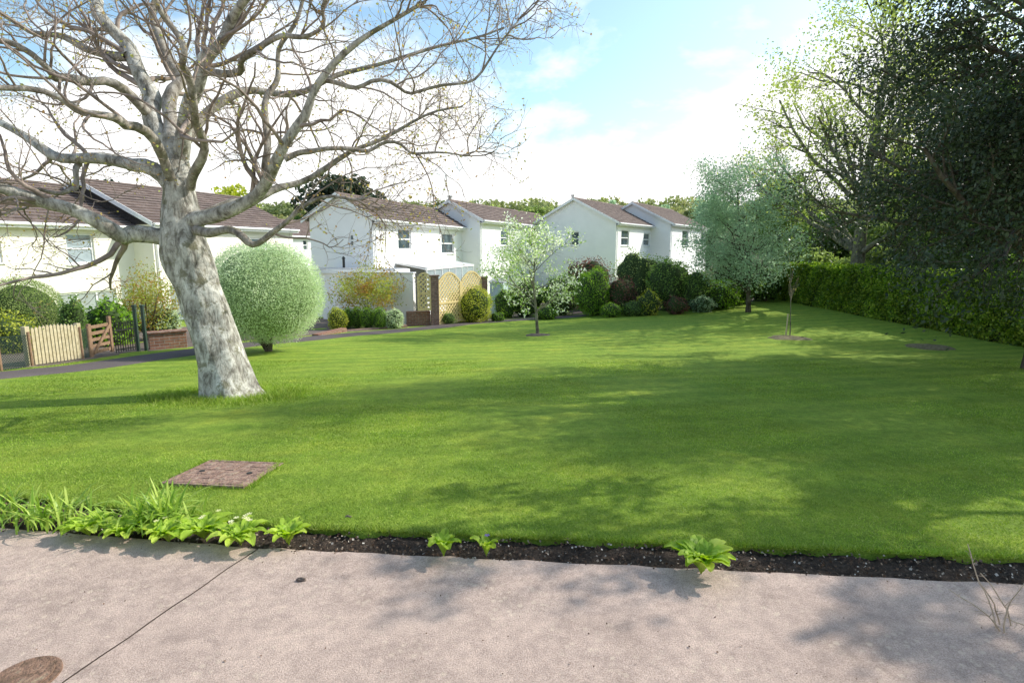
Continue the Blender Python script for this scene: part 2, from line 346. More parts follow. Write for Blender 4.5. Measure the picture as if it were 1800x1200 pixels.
def shrub(name,label,catg,px,py,wpx,top,leafm,ls=.06,n=5000,a=.1,loose=.12,group=None,stem=0,core=.8,dep=1.0,wl=.35,trunkr=.03,cm='core'):
    g,t=gnd(px,py); w=wpx/1000*t/2; ztop=P(px,top,g[1])[2]; h=(ztop-g[2]); root=empty(name,g,0,label,catg,group)
    z0=stem*h; c=np.array([0,0,(h+z0)/2]); rad=np.array([w,w*dep,(h-z0)/2]); ph=random.uniform(0,6)
    if stem==0: c[2]=h*.46; rad[2]=h*.54
    D=unit(rg.normal(size=(n,3)))
    rr=lump(D,ph,a)*(1-np.abs(rg.normal(size=n))*loose+rg.normal(size=n)*.03)
    C=c+D*rad*rr[:,None]; C=C[C[:,2]>.01]; Dn=unit((C-c)/rad**2)
    k=len(C); V,F,rn=leaves(C,ls,np.clip(.5*rg.random(k)+.5*(.5+.5*np.sin(7*C[:,0]/w+ph)*np.cos(6*C[:,2]/h*2+ph)),0,1),wl,Dn,.45)
    mesh_np('foliage',V,F,leafm,root,rn,world=False)
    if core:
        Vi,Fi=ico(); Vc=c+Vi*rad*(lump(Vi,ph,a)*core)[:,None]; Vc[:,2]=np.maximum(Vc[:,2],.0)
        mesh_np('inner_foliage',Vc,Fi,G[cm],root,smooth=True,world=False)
    ns=5 if stem<.12 else 1
    D0=np.stack([rg.normal(size=ns)*.4 if ns>1 else np.zeros(1),rg.normal(size=ns)*.4 if ns>1 else np.zeros(1),np.ones(ns)],1)
    A=grow(np.zeros((ns,3))-[0,0,.05],D0,np.full(ns,h*.7),np.full(ns,trunkr),8,.08,.05,.4); Bq=spawn(*A,7,.3,1,.7,(w*.5,w*.9),6,.15,.05,.5,.006)
    V,F=cat([tubes(*A,8),tubes(*Bq,4)]); mesh_np('stem',V,F,M['bark'],root,smooth=True,world=False)
    return root

# ---------------------------------------------------------------- ground sheets
def gridmesh(name,X,Y,Z,mat,parent=None,kind='structure'):
    a,b=X.shape; V=np.stack([X,Y,Z],-1).reshape(-1,3); i=np.arange(a-1)[:,None]*b+np.arange(b-1)[None]
    F=np.stack([i,i+b,i+b+1,i+1],-1).reshape(-1,4); o=mesh_np(name,V,F,mat,parent,smooth=True)
    if kind: o['kind']=kind
    return o
sx=np.sinh(np.linspace(-4.4,4.4,161))*8; sy=np.concatenate([np.linspace(-40,0,20),np.linspace(.6,60,100),np.linspace(62,420,120)])
XX,YY=np.meshgrid(sx,sy,indexing='ij'); ZZ=gz(XX,YY)-.07
tag(gridmesh('ground',XX,YY,ZZ,M['ground']),'rough grassy ground running out to the hills behind the houses')
def lawn_near(x): return np.interp(x,[-30,-3.4,-1.3,2.9,14],[7.4,3.8,3.32,2.97,2.0])
def conc_far(x): return np.interp(x,[-30,-3.2,-1.5,2.87,14],[6.7,3.34,3.1,2.72,1.75])
xs=np.concatenate([np.arange(-30,-5,.5),np.arange(-5,5,.06),np.arange(5,13.31,.3)]); v=np.linspace(0,1,110)**1.7
XX=np.repeat(xs[:,None],111,1); wob=.014*np.sin(xs*9)+.012*np.sin(xs*23+1)
Y0=lawn_near(xs)+wob; YY=np.concatenate([Y0[:,None],Y0[:,None]+.004+v[None]*(46-Y0[:,None])],1); ZZ=gz(XX,YY)+.03
ZZ+=.01*np.sin(XX*1.7+1)*np.sin(YY*1.3)*ss(3.5,6,YY); ZZ[:,0]-=.09
tag(gridmesh('lawn',XX,YY,ZZ,M['lawn']),'broad mown lawn sloping away from the concrete path')
jA=np.array([-1.46,3.2]); jB=np.array([-1.83,2.0])
def jx(y): return jA[0]+(y-jA[1])*(jA[0]-jB[0])/(jA[1]-jB[1])
for side in (0,1):
    v=1-(1-np.linspace(0,1,50))**2; us=np.linspace(0,1,90)
    XX=np.zeros((90,52)); YY=np.zeros((90,52)); ZZ=np.zeros((90,52))
    for i,u in enumerate(us):
        for j in range(52):
            jj=min(max(j-1,0),49)
            xe=(14*u**1.5 if side else -30*u**1.8)
            yf=conc_far(xe+jx(3.1)); y=yf-(1-v[jj])*(yf+8)
            x=jx(y)+xe+(.005 if side else -.005)+.004*math.sin(y*17); XX[i,j]=x; YY[i,j]=y+(.008*math.sin(x*13)+.006*math.sin(x*31) if jj==49 else 0); ZZ[i,j]=float(gz(x,y))+.02
            if j==0 or j==51: ZZ[i,j]-=.1
    if side==0: XX=XX[::-1];YY=YY[::-1];ZZ=ZZ[::-1]
    tag(gridmesh('concrete_path',XX,YY,ZZ,M['concrete']),'pinkish worn concrete slab %s the joint line'%('right of' if side else 'left of'))
ys=np.linspace(-8,3.06,60); XX=np.stack([jx(ys)-.03,jx(ys)+.03]); YY=np.stack([ys,ys]); ZZ=gz(XX,YY)+.008
tag(gridmesh('joint_filler',XX,YY,ZZ,M['drive']),'dirt filled joint between the concrete slabs')
xs=np.arange(-12,9,.03); v=np.linspace(0,1,16)
XX=np.repeat(xs[:,None],16,1); a=conc_far(xs)-.06; bb=lawn_near(xs)+.06; YY=a[:,None]+(bb-a)[:,None]*v
ZZ=gz(XX,YY)-.012+rg.normal(size=XX.shape)*.008+.01*np.sin(XX*11)*np.sin(YY*17)+.012*np.sin(v*math.pi)[None]
tag(gridmesh('flower_bed',XX,YY,ZZ,M['soil']),'narrow strip of dark soil between lawn and concrete')
near=[gnd(*q)[0][:2] for q in [(-300,712),(0,672),(200,650),(330,629),(450,612),(600,596),(760,581),(890,567),(1100,552),(1240,541),(1330,531)]]
near=[np.array([near[0][0]-6,near[0][1]-8])]+near+[near[-1]+np.array([3,2.2]),near[-1]+np.array([9,12])]
pl=catmull([(*q,0) for q in near],220)[:,:2]
tn=unit(np.gradient(pl,axis=0)); nn=np.stack([-tn[:,1],tn[:,0]],1)
def ribbon(name,o0,o1,k,off,mat,label):
    w=np.linspace(o0,o1,k); Q=pl[:,None]+nn[:,None]*w[None,:,None]; X,Y=Q[...,0],Q[...,1]
    Z=gz(X,Y)+off; Z[:,0]-=.06; Z[:,-1]-=.06
    return tag(gridmesh(name,X,Y,Z,mat),label)
ribbon('footpath',0,1.35,8,.05,M['asphalt'],'dark asphalt footpath curving along the far lawn edge')
ribbon('garden_paving',1.36,9,20,.038,M['drive'],'brown paved strip between footpath and front gardens')
def disc(name,px,py,r,mat,label,hh=.03,sy=1):
    g,_=gnd(px,py); n=40; X=np.zeros((8,n+1)); Y=X.copy(); Z=X.copy()
    for i in range(8):
        for j in range(n+1):
            a=2*math.pi*(j%n)/n; rr=r*i/7*(1+.1*math.sin(3*a+px)+.06*math.sin(7*a)); X[i,j]=g[0]+rr*math.cos(a); Y[i,j]=g[1]+rr*math.sin(a)*sy
            Z[i,j]=float(gz(X[i,j],Y[i,j]))+.034+hh*(1-(i/7)**2)-(.02 if i==7 else 0)+random.uniform(-.006,.006)*(i<7)
    return tag(gridmesh(name,X,Y,Z,mat),label)
disc('soil_ring',945,590,.42,M['drive'],'small bare soil ring around the blossom tree')
disc('soil_ring',1386,596,.6,M['earth'],'bare soil ring around the staked sapling',.05)
disc('soil_ring',1635,613,.55,M['earth'],'low dark mound of old stump soil near the hedge',.08)

# grass blades
N=360000
Yb=3.0*np.exp(rg.random(N)*math.log(12/3.0)); Xb=rg.uniform(-1,1,N)*(.97*Yb+.6); k=(Yb>lawn_near(Xb)+.0)&(Xb<12.5); Xb,Yb=Xb[k],Yb[k]
k=~((np.abs(Xb+2.28)<.32)&(np.abs(Yb-4.3)<.29)); Xb,Yb=Xb[k],Yb[k]
tb,_=gnd(402,698); extra=9000; ra=rg.uniform(0,2*np.pi,extra); rr=.4+np.abs(rg.normal(size=extra))*.35
hb=np.full(len(Xb),.014)*rg.uniform(.5,1.4,len(Xb)); ed=np.exp(-((Yb-lawn_near(Xb))/.05)**2); hb*=1+1.0*ed
Xb=np.concatenate([Xb,tb[0]+rr*np.cos(ra)*1.4]); Yb=np.concatenate([Yb,tb[1]+rr*np.sin(ra)]); hb=np.concatenate([hb,rg.uniform(.04,.12,extra)*np.exp(-((rr-.4)/.6)**2)])
e2=8000; xe=rg.uniform(-4,3.6,e2); Xb=np.concatenate([Xb,xe]); Yb=np.concatenate([Yb,lawn_near(xe)+np.abs(rg.normal(size=e2))*.02-.01]); hb=np.concatenate([hb,rg.uniform(.015,.035,e2)])
e3=1500; sd_=rg.integers(0,4,e3); q=rg.uniform(-1,1,e3); j=rg.uniform(-.025,.03,e3)
xe=np.where(sd_<2,q*.36,np.where(sd_==2,.34+j,-.34-j))-2.28; ye=np.where(sd_==0,.31+j,np.where(sd_==1,-.31-j,q*.33))+4.3
Xb=np.concatenate([Xb,xe]); Yb=np.concatenate([Yb,ye]); hb=np.concatenate([hb,rg.uniform(.02,.045,e3)])
n=len(Xb); B0=np.stack([Xb,Yb,gz(Xb,Yb)+.026],1); an=rg.uniform(0,2*np.pi,n); wd=(.0018+.0004*Yb)[:,None]
d=np.stack([np.cos(an),np.sin(an),np.zeros(n)],1); ln=np.stack([rg.normal(size=n)*.7,rg.normal(size=n)*.7,np.ones(n)],1)*hb[:,None]
V=np.stack([B0-d*wd,B0+d*wd,B0+ln],1).reshape(-1,3); rn=np.clip(rg.beta(2,3,n),0,1)
o=mesh_np('grass',V,np.arange(3*n).reshape(n,3),G['grass'],None,rn); tag(o,'short mown grass blades covering the near part of the lawn','grass',kind='stuff')
n=3000; x=rg.uniform(-4,4,n); a=conc_far(x); bb=lawn_near(x); y=a+(bb-a)*rg.uniform(-.1,1,n); C=np.stack([x,y,gz(x,y)+.012+rg.random(n)*.01],1)
V,F,rn=leaves(C,.016,rg.random(n)**2.2,.45,np.tile([0,0,1.],(n,1)),.55)
o=mesh_np('bed_litter',V,F,G['litter'],None,rn); tag(o,'pale chips and dry leaf bits scattered over the soil strip','litter',kind='stuff')
n=300; x=rg.uniform(-5,4,n); y=rg.uniform(1.6,3.1,n); k=y<conc_far(x); x,y=x[k],y[k]; n=len(x); C=np.stack([x,y,gz(x,y)+.025],1)
V,F,rn=leaves(C,.01,rg.random(n)*.5,.4,np.tile([0,0,1.],(n,1)),.6)
o=mesh_np('path_litter',V,F,G['litter'],None,rn); tag(o,'tiny brown crumbs lying on the concrete','litter',kind='stuff')
for (px,py,lab) in [(612,915,'brown curled dry leaf on the lawn above the soil strip'),(530,1026,'dark crumb of soil on the concrete below the bed'),(998,955,'small clod of earth on the lawn edge')]:
    g,t=gnd(px,py); Vi,Fi=ico(14,9); Vi=Vi*np.array([.022,.013,.008])*lump(Vi,px,.35)[:,None]; o=mesh_np('dry_leaf' if py==915 else 'soil_clod',Vi,Fi,M['drive'],None); o.location=(g[0],g[1],g[2]+.028); tag(o,lab,'leaf' if py==915 else 'clod')

# ---------------------------------------------------------------- foreground plants
def blade(L,arch,n=7):
    t=np.linspace(0,1,n); th=math.pi/2-arch*t; ds=L/(n-1); x=0;z=0; pts=[(0,0)]
    for i in range(1,n): x+=math.cos(th[i])*ds; z+=math.sin(th[i])*ds; pts.append((x,z))
    return np.array(pts)
def strap_clump(name,label,px,py,n,L,w,spr=.12,mat=None,group=None):
    g,_=gnd(px,py); root=empty(name,(g[0],g[1],g[2]+.02),0,label,'plant',group); Vs=[];Fs=[];rn=[];o=0
    for i in range(n):
        az=random.uniform(0,2*math.pi); a=random.uniform(.6,2.4); pts=blade(L*random.uniform(.6,1.15),a,7)
        off=np.array([random.gauss(0,spr),random.gauss(0,spr*.5),0]); ca,sa=math.cos(az),math.sin(az)
        W=w*random.uniform(.7,1.2)*np.array([.8,1,1,1,.9,.7,.1])
        for (x,z),ww in zip(pts,W):
            Vs.append(off+np.array([x*ca-sa*ww/2, x*sa+ca*ww/2, z])); Vs.append(off+np.array([x*ca+sa*ww/2, x*sa-ca*ww/2, z]))
        for q in range(6): Fs.append((o+2*q,o+2*q+1,o+2*q+3,o+2*q+2))
        rn+= [random.random()]*6; o+=14
    mesh_np('leaves',np.array(Vs),np.array(Fs),mat or G['daff'],root,rn,smooth=False,world=False); return root
def rosette(name,label,px,py,n,L,flowers=0,fm=None,up=.8,group=None,wd=.4):
    g,_=gnd(px,py); root=empty(name,(g[0],g[1],g[2]+.015),0,label,'plant',group); Vs=[];Fs=[];rn=[];o=0
    for i in range(n):
        f=i/n; az=i*2.4+random.uniform(-.3,.3); l=L*(.55+.5*f)*random.uniform(.85,1.15); el=up+ (1-f)*.6
        K=8; c=random.random(); x=0;z=.01
        for q in range(K):
            t=q/(K-1); W=l*wd*(math.sin(math.pi*min(1,t**1.1*.93+.04))**.8)*(.35+.65*t)+.003; crk=.012*math.sin(q*2.2+i)
            for s in (-1,-.5,0,.5,1):
                yy=s*W/2; zz=z+abs(s)*W*.22+ (crk if s in(-.5,.5) else 0)
                Vs.append((x*math.cos(az)-yy*math.sin(az),x*math.sin(az)+yy*math.cos(az),zz))
            e=el-1.5*t*t*(.7+.5*f); x+=math.cos(e)*l/(K-1); z+=math.sin(e)*l/(K-1)*.95; z=max(z,.004)
        for q in range(K-1):
            for s in range(4): a=o+q*5+s; Fs.append((a,a+1,a+6,a+5)); rn.append(min(1,max(0,c*.7+random.random()*.3)))
        o+=K*5
    mesh_np('leaves',np.array(Vs),np.array(Fs),G['primrose'],root,rn,smooth=True,world=False)
    for i in range(flowers):
        az=random.uniform(0,6.28); r=random.uniform(0,L*.55); c=np.array([r*math.cos(az),r*math.sin(az),L*random.uniform(.6,.9)]); V=[];F=[]
        for k in range(5):
            a=k*1.2566+az; b0=len(V)
            V+=[tuple(c),tuple(c+.013*np.array([math.cos(a-.45),math.sin(a-.45),.2])),tuple(c+.018*np.array([math.cos(a),math.sin(a),.15])),tuple(c+.013*np.array([math.cos(a+.45),math.sin(a+.45),.2]))]
            F.append((b0,b0+1,b0+2,b0+3))
        mesh_np('flower',np.array(V),np.array(F),fm or G['petal'],root,[random.random()]*5,world=False)
    return root
strap_clump('daffodil_clump','spiky daffodil leaf clump at the far left edge of the bed',6,920,60,.25,.012,.08)
strap_clump('daffodil_clump','arching daffodil leaves left of the big clump, without flowers',92,928,110,.26,.013,.11)
strap_clump('daffodil_clump','largest and tallest clump of daffodil leaves beside the concrete',278,934,180,.31,.014,.1)
strap_clump('daffodil_clump','short fine daffodil leaves between two primrose clumps',180,934,40,.2,.011,.07)
rosette('primrose','pale primrose rosette between the daffodil clumps',158,946,34,.19,0)
rosette('primrose','leafy primrose in front of the tallest daffodils',298,957,40,.2,2)
rosette('primrose','primrose overhanging the concrete, just right of the tallest daffodils',360,952,42,.21,3)
rosette('primrose','primrose with cluster of pale yellow flowers',424,962,40,.2,10)
rosette('primrose','small primrose at the right end of the left plant row',508,962,30,.18,0,up=1.0)
rosette('primrose','primrose leaves at the foot of the middle daffodils, left of the tallest clump',225,952,34,.19,0)
rosette('primrose','young upright primrose alone in the middle of the soil strip',780,982,24,.18,0,up=1.1)
rosette('primrose','smallest primrose with a violet flower near the concrete edge',855,982,11,.145,1,G['violet'],up=1.15)
rosette('primrose','large bushy primrose standing alone on the right of the bed',1232,1014,52,.22,0,up=1.0)
g=np.array([2.27,2.34,.02]); root=empty('dry_plant',g,0,'bare dry stems arching in at the right edge of the concrete','plant')
A=grow(rg.normal(size=(6,3))*[.05,.05,0],np.stack([-.42+rg.normal(size=6)*.12,rg.normal(size=6)*.2,np.ones(6)],1),rg.uniform(.26,.42,6),np.full(6,.004),10,.1,-.04,.5)
B=spawn(*A,6,.2,1,.8,(.03,.06),4,.2,0,.6,.0016); V,F=cat([tubes(*A,5),tubes(*B,3)]); mesh_np('stems',V,F,G['straw'],root,rg.random(len(F)),world=False)

root=empty('inspection_cover',(-2.28,4.3,float(gz(-2.28,4.3))+.034),0,'square rusty inspection cover with brick inlay set in the lawn','manhole cover')
root.rotation_euler=(math.radians(-4.5),0,math.radians(-6))
mb=MB()
for a in ((-.33,.33,-.3,-.27),(-.33,.33,.27,.3),(-.33,-.30,-.27,.27),(.30,.33,-.27,.27)): mb.box(a[0],a[1],a[2],a[3],-.06,.012)
mb.build('frame',M['rust'],root,bevel=.004)
mb=MB(); mb.box(-.3,.3,-.27,.27,-.05,.005); mb.build('tray',M['earth'],root)
mb=MB()
for i in range(9):
    for j in range(5):
        y0=-.265+j*.107; x0=-.295+i*.0655
        mb.box(x0+.003,x0+.0625,y0+.003,y0+.104,0,.01+random.uniform(-.003,.003))
mb.build('brick_inlay',M['rust'],root,bevel=.003)
for s in(-1,1): mb=MB(); mb.cyl((s*.2,0,.01),(s*.2,0,.016),.022,k=12); mb.build('keyhole',M['iron'],root)
g,_=gnd(44,1200); root=empty('stop_valve_cover',(g[0],g[1],.02),0,'small round rusty cover in the concrete at the bottom left corner','manhole cover')
mb=MB(); mb.cyl((0,0,-.01),(0,0,.003),.125,k=40); mb.build('rim',M['iron_br'],root,bevel=.002)
mb=MB(); mb.cyl((0,0,.002),(0,0,.007),.1,k=40); mb.build('lid',M['iron_br'],root,bevel=.003)

# ---------------------------------------------------------------- the big beech
by=tb[1]
root=empty('beech_tree',tb,0,'huge pale barked tree with bare twisting branches, leaning over the left lawn','tree')
tp=[(405,712,by),(402,690,by),(390,640,by+.03),(371,570,by+.08),(349,500,by+.12),(326,440,by+.15),(318,380,by+.18),(312,310,by+.22),(300,240,by+.3)]
Pt=catmull([P(*q) for q in tp],44)
Rt=np.interp(np.linspace(0,8,44),range(9),[.46,.365,.31,.285,.28,.31,.235,.18,.135])
Pt=Pt[None]; Rt=Rt[None]; V,F=tubes(Pt,Rt,40)
c=np.repeat(Pt[0],40,0); D=V-c; an=np.arctan2(D[:,1],D[:,0]); zz=V[:,2]
f=1+.05*np.sin(3*an+zz*2.3)+.035*np.sin(5*an-zz*3.7)+.022*np.sin(9*an+zz*7)+.025*np.sin(zz*9+2*an)
f+=np.exp(-np.maximum(zz-tb[2],0)/.16)*(.2*np.abs(np.sin(2.5*an+.6))); V=c+D*f[:,None]
mesh_np('trunk',V,F,M['bark_beech'],root,smooth=True)
def LB(pts,r0,r1): return (catmull([P(a,b,by+y) for a,b,y in pts],26),r0,r1)
limbs=[
 LB([(312,425,.15),(260,412,.1),(215,405,-.1),(100,372,-.5),(0,328,-.8),(-120,270,-1.2)],.14,.05),
 LB([(318,365,.2),(280,305,.2),(190,285,.3),(90,262,.5),(0,215,.7),(-130,150,1.)],.12,.035),
 LB([(335,390,.1),(380,372,0),(440,350,-.2),(495,290,-.4),(520,220,-.5),(560,140,-.5),(640,60,-.7),(760,10,-.9)],.12,.018),
 LB([(360,380,.3),(420,352,.6),(470,345,1),(540,318,1.4),(620,262,1.7),(720,215,2),(820,190,2.1)],.09,.014),
 LB([(345,405,0),(390,413,-.3),(440,420,-.5),(500,395,-.7),(560,362,-.8),(650,335,-.9)],.07,.011),
 LB([(312,310,.3),(262,180,.5),(225,90,.7),(180,20,.8),(110,-90,.9)],.14,.055),
 LB([(312,300,.3),(335,180,0),(370,90,-.3),(420,20,-.5),(470,-80,-.8)],.115,.035),
 LB([(315,260,.2),(380,190,.7),(450,165,1.1),(540,150,1.3),(640,120,1.6),(760,95,1.8),(880,40,1.9)],.08,.014),
 LB([(300,245,.3),(305,140,.8),(280,40,1.3),(300,-60,1.6)],.105,.035),
 LB([(262,200,.4),(190,150,-.2),(100,130,-.8),(20,90,-1.2),(-80,40,-1.5)],.07,.02),
 LB([(225,100,.6),(160,90,1.),(80,60,1.3),(0,20,1.6),(-100,-60,2.)],.07,.02),
 LB([(465,335,-.2),(475,260,-.1),(465,180,.2),(490,100,.4),(530,20,.4),(560,-80,.5)],.058,.018),
 LB([(140,288,.4),(120,330,.1),(60,350,-.2),(0,372,-.3)],.04,.012),
 LB([(350,130,-.1),(430,110,-.6),(520,60,-.9),(600,-10,-1.2)],.055,.014),
 LB([(305,320,.1),(250,225,-.6),(170,200,-1.2),(60,170,-1.6),(-60,110,-2)],.07,.02),
 LB([(500,280,-.4),(570,262,-.3),(660,255,-.1),(740,270,0),(820,262,.1)],.04,.01),
 LB([(560,140,-.5),(640,150,-.5),(740,160,-.4),(840,120,-.4),(920,30,-.4)],.032,.009),
 LB([(335,330,.1),(350,240,-.5),(340,150,-1.1),(300,60,-1.5),(260,-60,-1.8)],.065,.022),
]
PL=[];RL=[]
for i,(c,r0,r1) in enumerate(limbs):
    nzs=np.zeros_like(c); ph=rg.uniform(0,6,(3,2)); s=np.linspace(0,1,26)
    for d in range(3): nzs[:,d]=(.06*np.sin(s*11+ph[d,0])+.035*np.sin(s*23+ph[d,1]))*np.minimum(1,s*4)
    c=c+nzs; R=r0+(r1-r0)*s**.8; R=R*(1+.06*np.sin(s*31+i)); PL.append(c);RL.append(R)
    V,F=tubes(c[None],R[None],14); mesh_np('limb',V,F,M['bark_beech'] if r0>.11 else M['bark_limb'],root,smooth=True)
PL=np.array(PL);RL=np.array(RL)
A=spawn(PL,RL,9,.16,1,.85,(1.0,2.0),12,.2,.035,.42,.011,.25,up=.1)
A2=spawn(PL,RL,4,.85,1,.5,(.7,1.4),12,.2,.04,.6,.009,.3)
A=(np.concatenate([A[0],A2[0]]),np.concatenate([A[1],A2[1]]))
B=spawn(*A,6,.2,1,.8,(.4,.9),8,.22,.03,.5,.0045,.3)
Cc=spawn(*B,5,.15,1,.75,(.15,.38),5,.22,.05,.5,.0024,.45)
V,F=tubes(*A,7); mesh_np('crown',*cat([(V,F),tubes(*B,4),tubes(*Cc,3)]),M['twig'],root,smooth=True)
tips=np.concatenate([Cc[0][:,-1],Cc[0][::2,2]]); V,F,rn=leaves(tips,.036); mesh_np('buds',V,F,G['bud'],root,rn)

# ---------------------------------------------------------------- other trees
def at_ground(px,py): return gnd(px,py)[0]
tree('blossom_tree','small slender tree covered in white blossom, alone in the mid lawn','tree',at_ground(945,589),3.4,.055,G['blossom'],M['barkg'],.26,2.1,(18,7,5),12,.08,.09,ang=1.2,upl=.2,gap=.2)
tree('feathery_tree','airy grey green young tree with drooping foliage, at the far lawn end','tree',at_ground(1315,550),5.9,.1,G['bluegreen'],M['bark'],.16,2.5,(28,9,6),18,.08,.16,ang=1.15,upl=.1,droop=.6)
g=at_ground(1388,594); root=empty('sapling',g,0,'thin leafless staked sapling in a bare soil ring','tree')
A=grow(g[None],np.array([[.06,0,1.]]),np.array([2.2]),np.array([.018]),12,.04,.02,.3); B=spawn(*A,9,.35,1,.5,(.4,.8),6,.1,.06,.6,.005)
V,F=tubes(*A,8); mesh_np('trunk',V,F,M['barkg'],root,smooth=True); V,F=tubes(*B,4); mesh_np('branches',V,F,M['twig'],root,smooth=True)
C=samp(B[0],6,.03); V,F,rn=leaves(C,.025); mesh_np('crown',V,F,G['bud'],root,rn)
mb=MB(); mb.cyl((g[0]-.12,g[1],g[2]-.05),(g[0]-.1,g[1],g[2]+.7),.022,k=8); mb.build('stake',M['wood'],root,world=True)
shrub('clipped_tree','round topped silvery green tree on a short trunk behind the big trunk','tree',474,620,198,424,G['silver'],.04,42000,.03,.08,stem=.09,core=.86,trunkr=.06,cm='corel',wl=.25)
def gpt(x,y): return np.array([x,y,float(gz(x,y))])
tree('evergreen_oak','tall dark evergreen oak filling the upper right corner','tree',gpt(9.95,10.5),9.6,.22,G['dark'],M['bark'],.22,4.1,(40,10,7),52,.08,.17,ang=1.3,upl=-.06,droop=.6,lean=(.03,.04),gap=.18,wl=.26)
tree('lime_tree','tall loose tree with pale young leaves beyond the hedge','tree',gpt(15.3,25.5),12.3,.32,G['lime'],M['barkg'],.2,6.8,(28,9,6),14,.14,.28,ang=1.1,upl=.25,gap=.12)
G2='trees in the wood beyond the right hedge'
tree('dark_tree','low dark evergreen between feathery tree and hedge end','tree',gpt(17,36),5.2,.2,G['mid'],M['bark'],.1,3.2,(16,8,6),24,.15,.25,group=G2)
tree('dark_tree','shaded evergreen just beyond the middle of the hedge','tree',gpt(18.5,21.5),7.0,.2,G['mid'],M['bark'],.15,3.6,(16,8,6),26,.14,.25,group=G2)
tree('dark_tree','shaded tree beyond the hedge near the right picture edge','tree',gpt(18.5,17),8,.2,G['mid'],M['bark'],.12,3.6,(18,8,6),26,.14,.25,group=G2)
tree('dark_tree','tall dark tree far behind the middle of the hedge','tree',gpt(24,27),9,.25,G['mid'],M['bark'],.08,4.6,(20,8,6),28,.18,.35,group=G2)
G3='trees just outside the right of the view'
tree('shade_tree','open tree right of the path, nearest the camera','tree',gpt(8.1,5.2),6.3,.14,G['dark'],M['bark'],.5,2.7,(12,6,5),34,.1,.08,group=G3,gap=.36,ang=1.25,upl=.05)
tree('shade_tree','broad evergreen tree right of the lawn near the path','tree',gpt(12.0,8.0),7.8,.24,G['dark'],M['bark'],.48,3.3,(14,7,5),60,.11,.1,group=G3,gap=.38,ang=1.2,upl=.05)
tree('shade_tree','tall tree beyond the evergreen oak on the right','tree',gpt(17.3,12.6),10.8,.3,G['dark'],M['bark'],.42,4.8,(15,7,5),60,.13,.12,group=G3,gap=.38,upl=.1)

def hedge(name,label,A,B,w,h,leafm,n,ls):
    A=np.array(A,float);B=np.array(B,float); d=B-A; L=np.linalg.norm(d[:2]); u=d[:2]/L; nv=np.array([-u[1],u[0]])
    base=gpt(*A[:2]); root=empty(name,base,0,label,'hedge')
    s=rg.random(n)*L; f=rg.choice(4,n,p=[.46,.12,.36,.06]); a=rg.uniform(-1,1,n)*w/2; z=rg.random(n)*h
    a=np.where(f==0,w/2,np.where(f==1,-w/2,a)); z=np.where(f==2,h,z); s=np.where(f==3,0,s)
    bul=.05*np.sin(s*2.1)+.04*np.sin(s*5.3+z*3)+.03*np.sin(s*11+z*7)
    a=a*(1+bul/w*1.5*(f<2)); z=z+np.where(f==2,bul*.6+np.abs(rg.normal(size=n))*.03,0)
    j=rg.normal(size=(n,3))*.035
    xy=A[:2]+u*s[:,None]+nv*a[:,None]; C=np.stack([xy[:,0],xy[:,1],gz(xy[:,0],xy[:,1])+z],1)+j
    N3=np.where((f==2)[:,None],[0,0,1.],np.where((f==0)[:,None],[*nv,0],np.where((f==1)[:,None],[*(-nv),0],[*(-u),0])))
    V,F,rn=leaves(C,ls,None,.4,N3,.4); mesh_np('foliage',V,F,leafm,root,rn)
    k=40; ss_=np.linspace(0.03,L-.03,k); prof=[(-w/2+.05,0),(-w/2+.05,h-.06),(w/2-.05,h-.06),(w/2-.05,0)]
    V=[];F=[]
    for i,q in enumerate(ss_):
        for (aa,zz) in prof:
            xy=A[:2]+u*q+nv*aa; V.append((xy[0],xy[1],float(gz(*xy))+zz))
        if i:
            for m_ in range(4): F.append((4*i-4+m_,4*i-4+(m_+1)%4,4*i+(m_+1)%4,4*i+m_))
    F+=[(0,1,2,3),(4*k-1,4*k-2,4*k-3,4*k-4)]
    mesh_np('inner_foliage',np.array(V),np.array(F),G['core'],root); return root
h1,t1=gnd(1362,527); h2,t2=gnd(1800,610)
A=h2[:2]+(h2[:2]-h1[:2])/np.linalg.norm(h2[:2]-h1[:2])*7
zt=P(1800,492,h2[1])[2]-h2[2]
nv=np.array([.75,0.])
hedge('laurel_hedge','long clipped leafy hedge along the right side of the lawn',A+nv,h1[:2]+nv,1.4,zt,G['hedge'],110000,.085)
hedge('low_hedge','short dark hedge closing the far end of the lawn',gnd(1290,537)[0][:2]+np.array([1.2,3.2]),gnd(1362,527)[0][:2]+np.array([.2,1.8]),1.0,1.1,G['mid'],9000,.09)

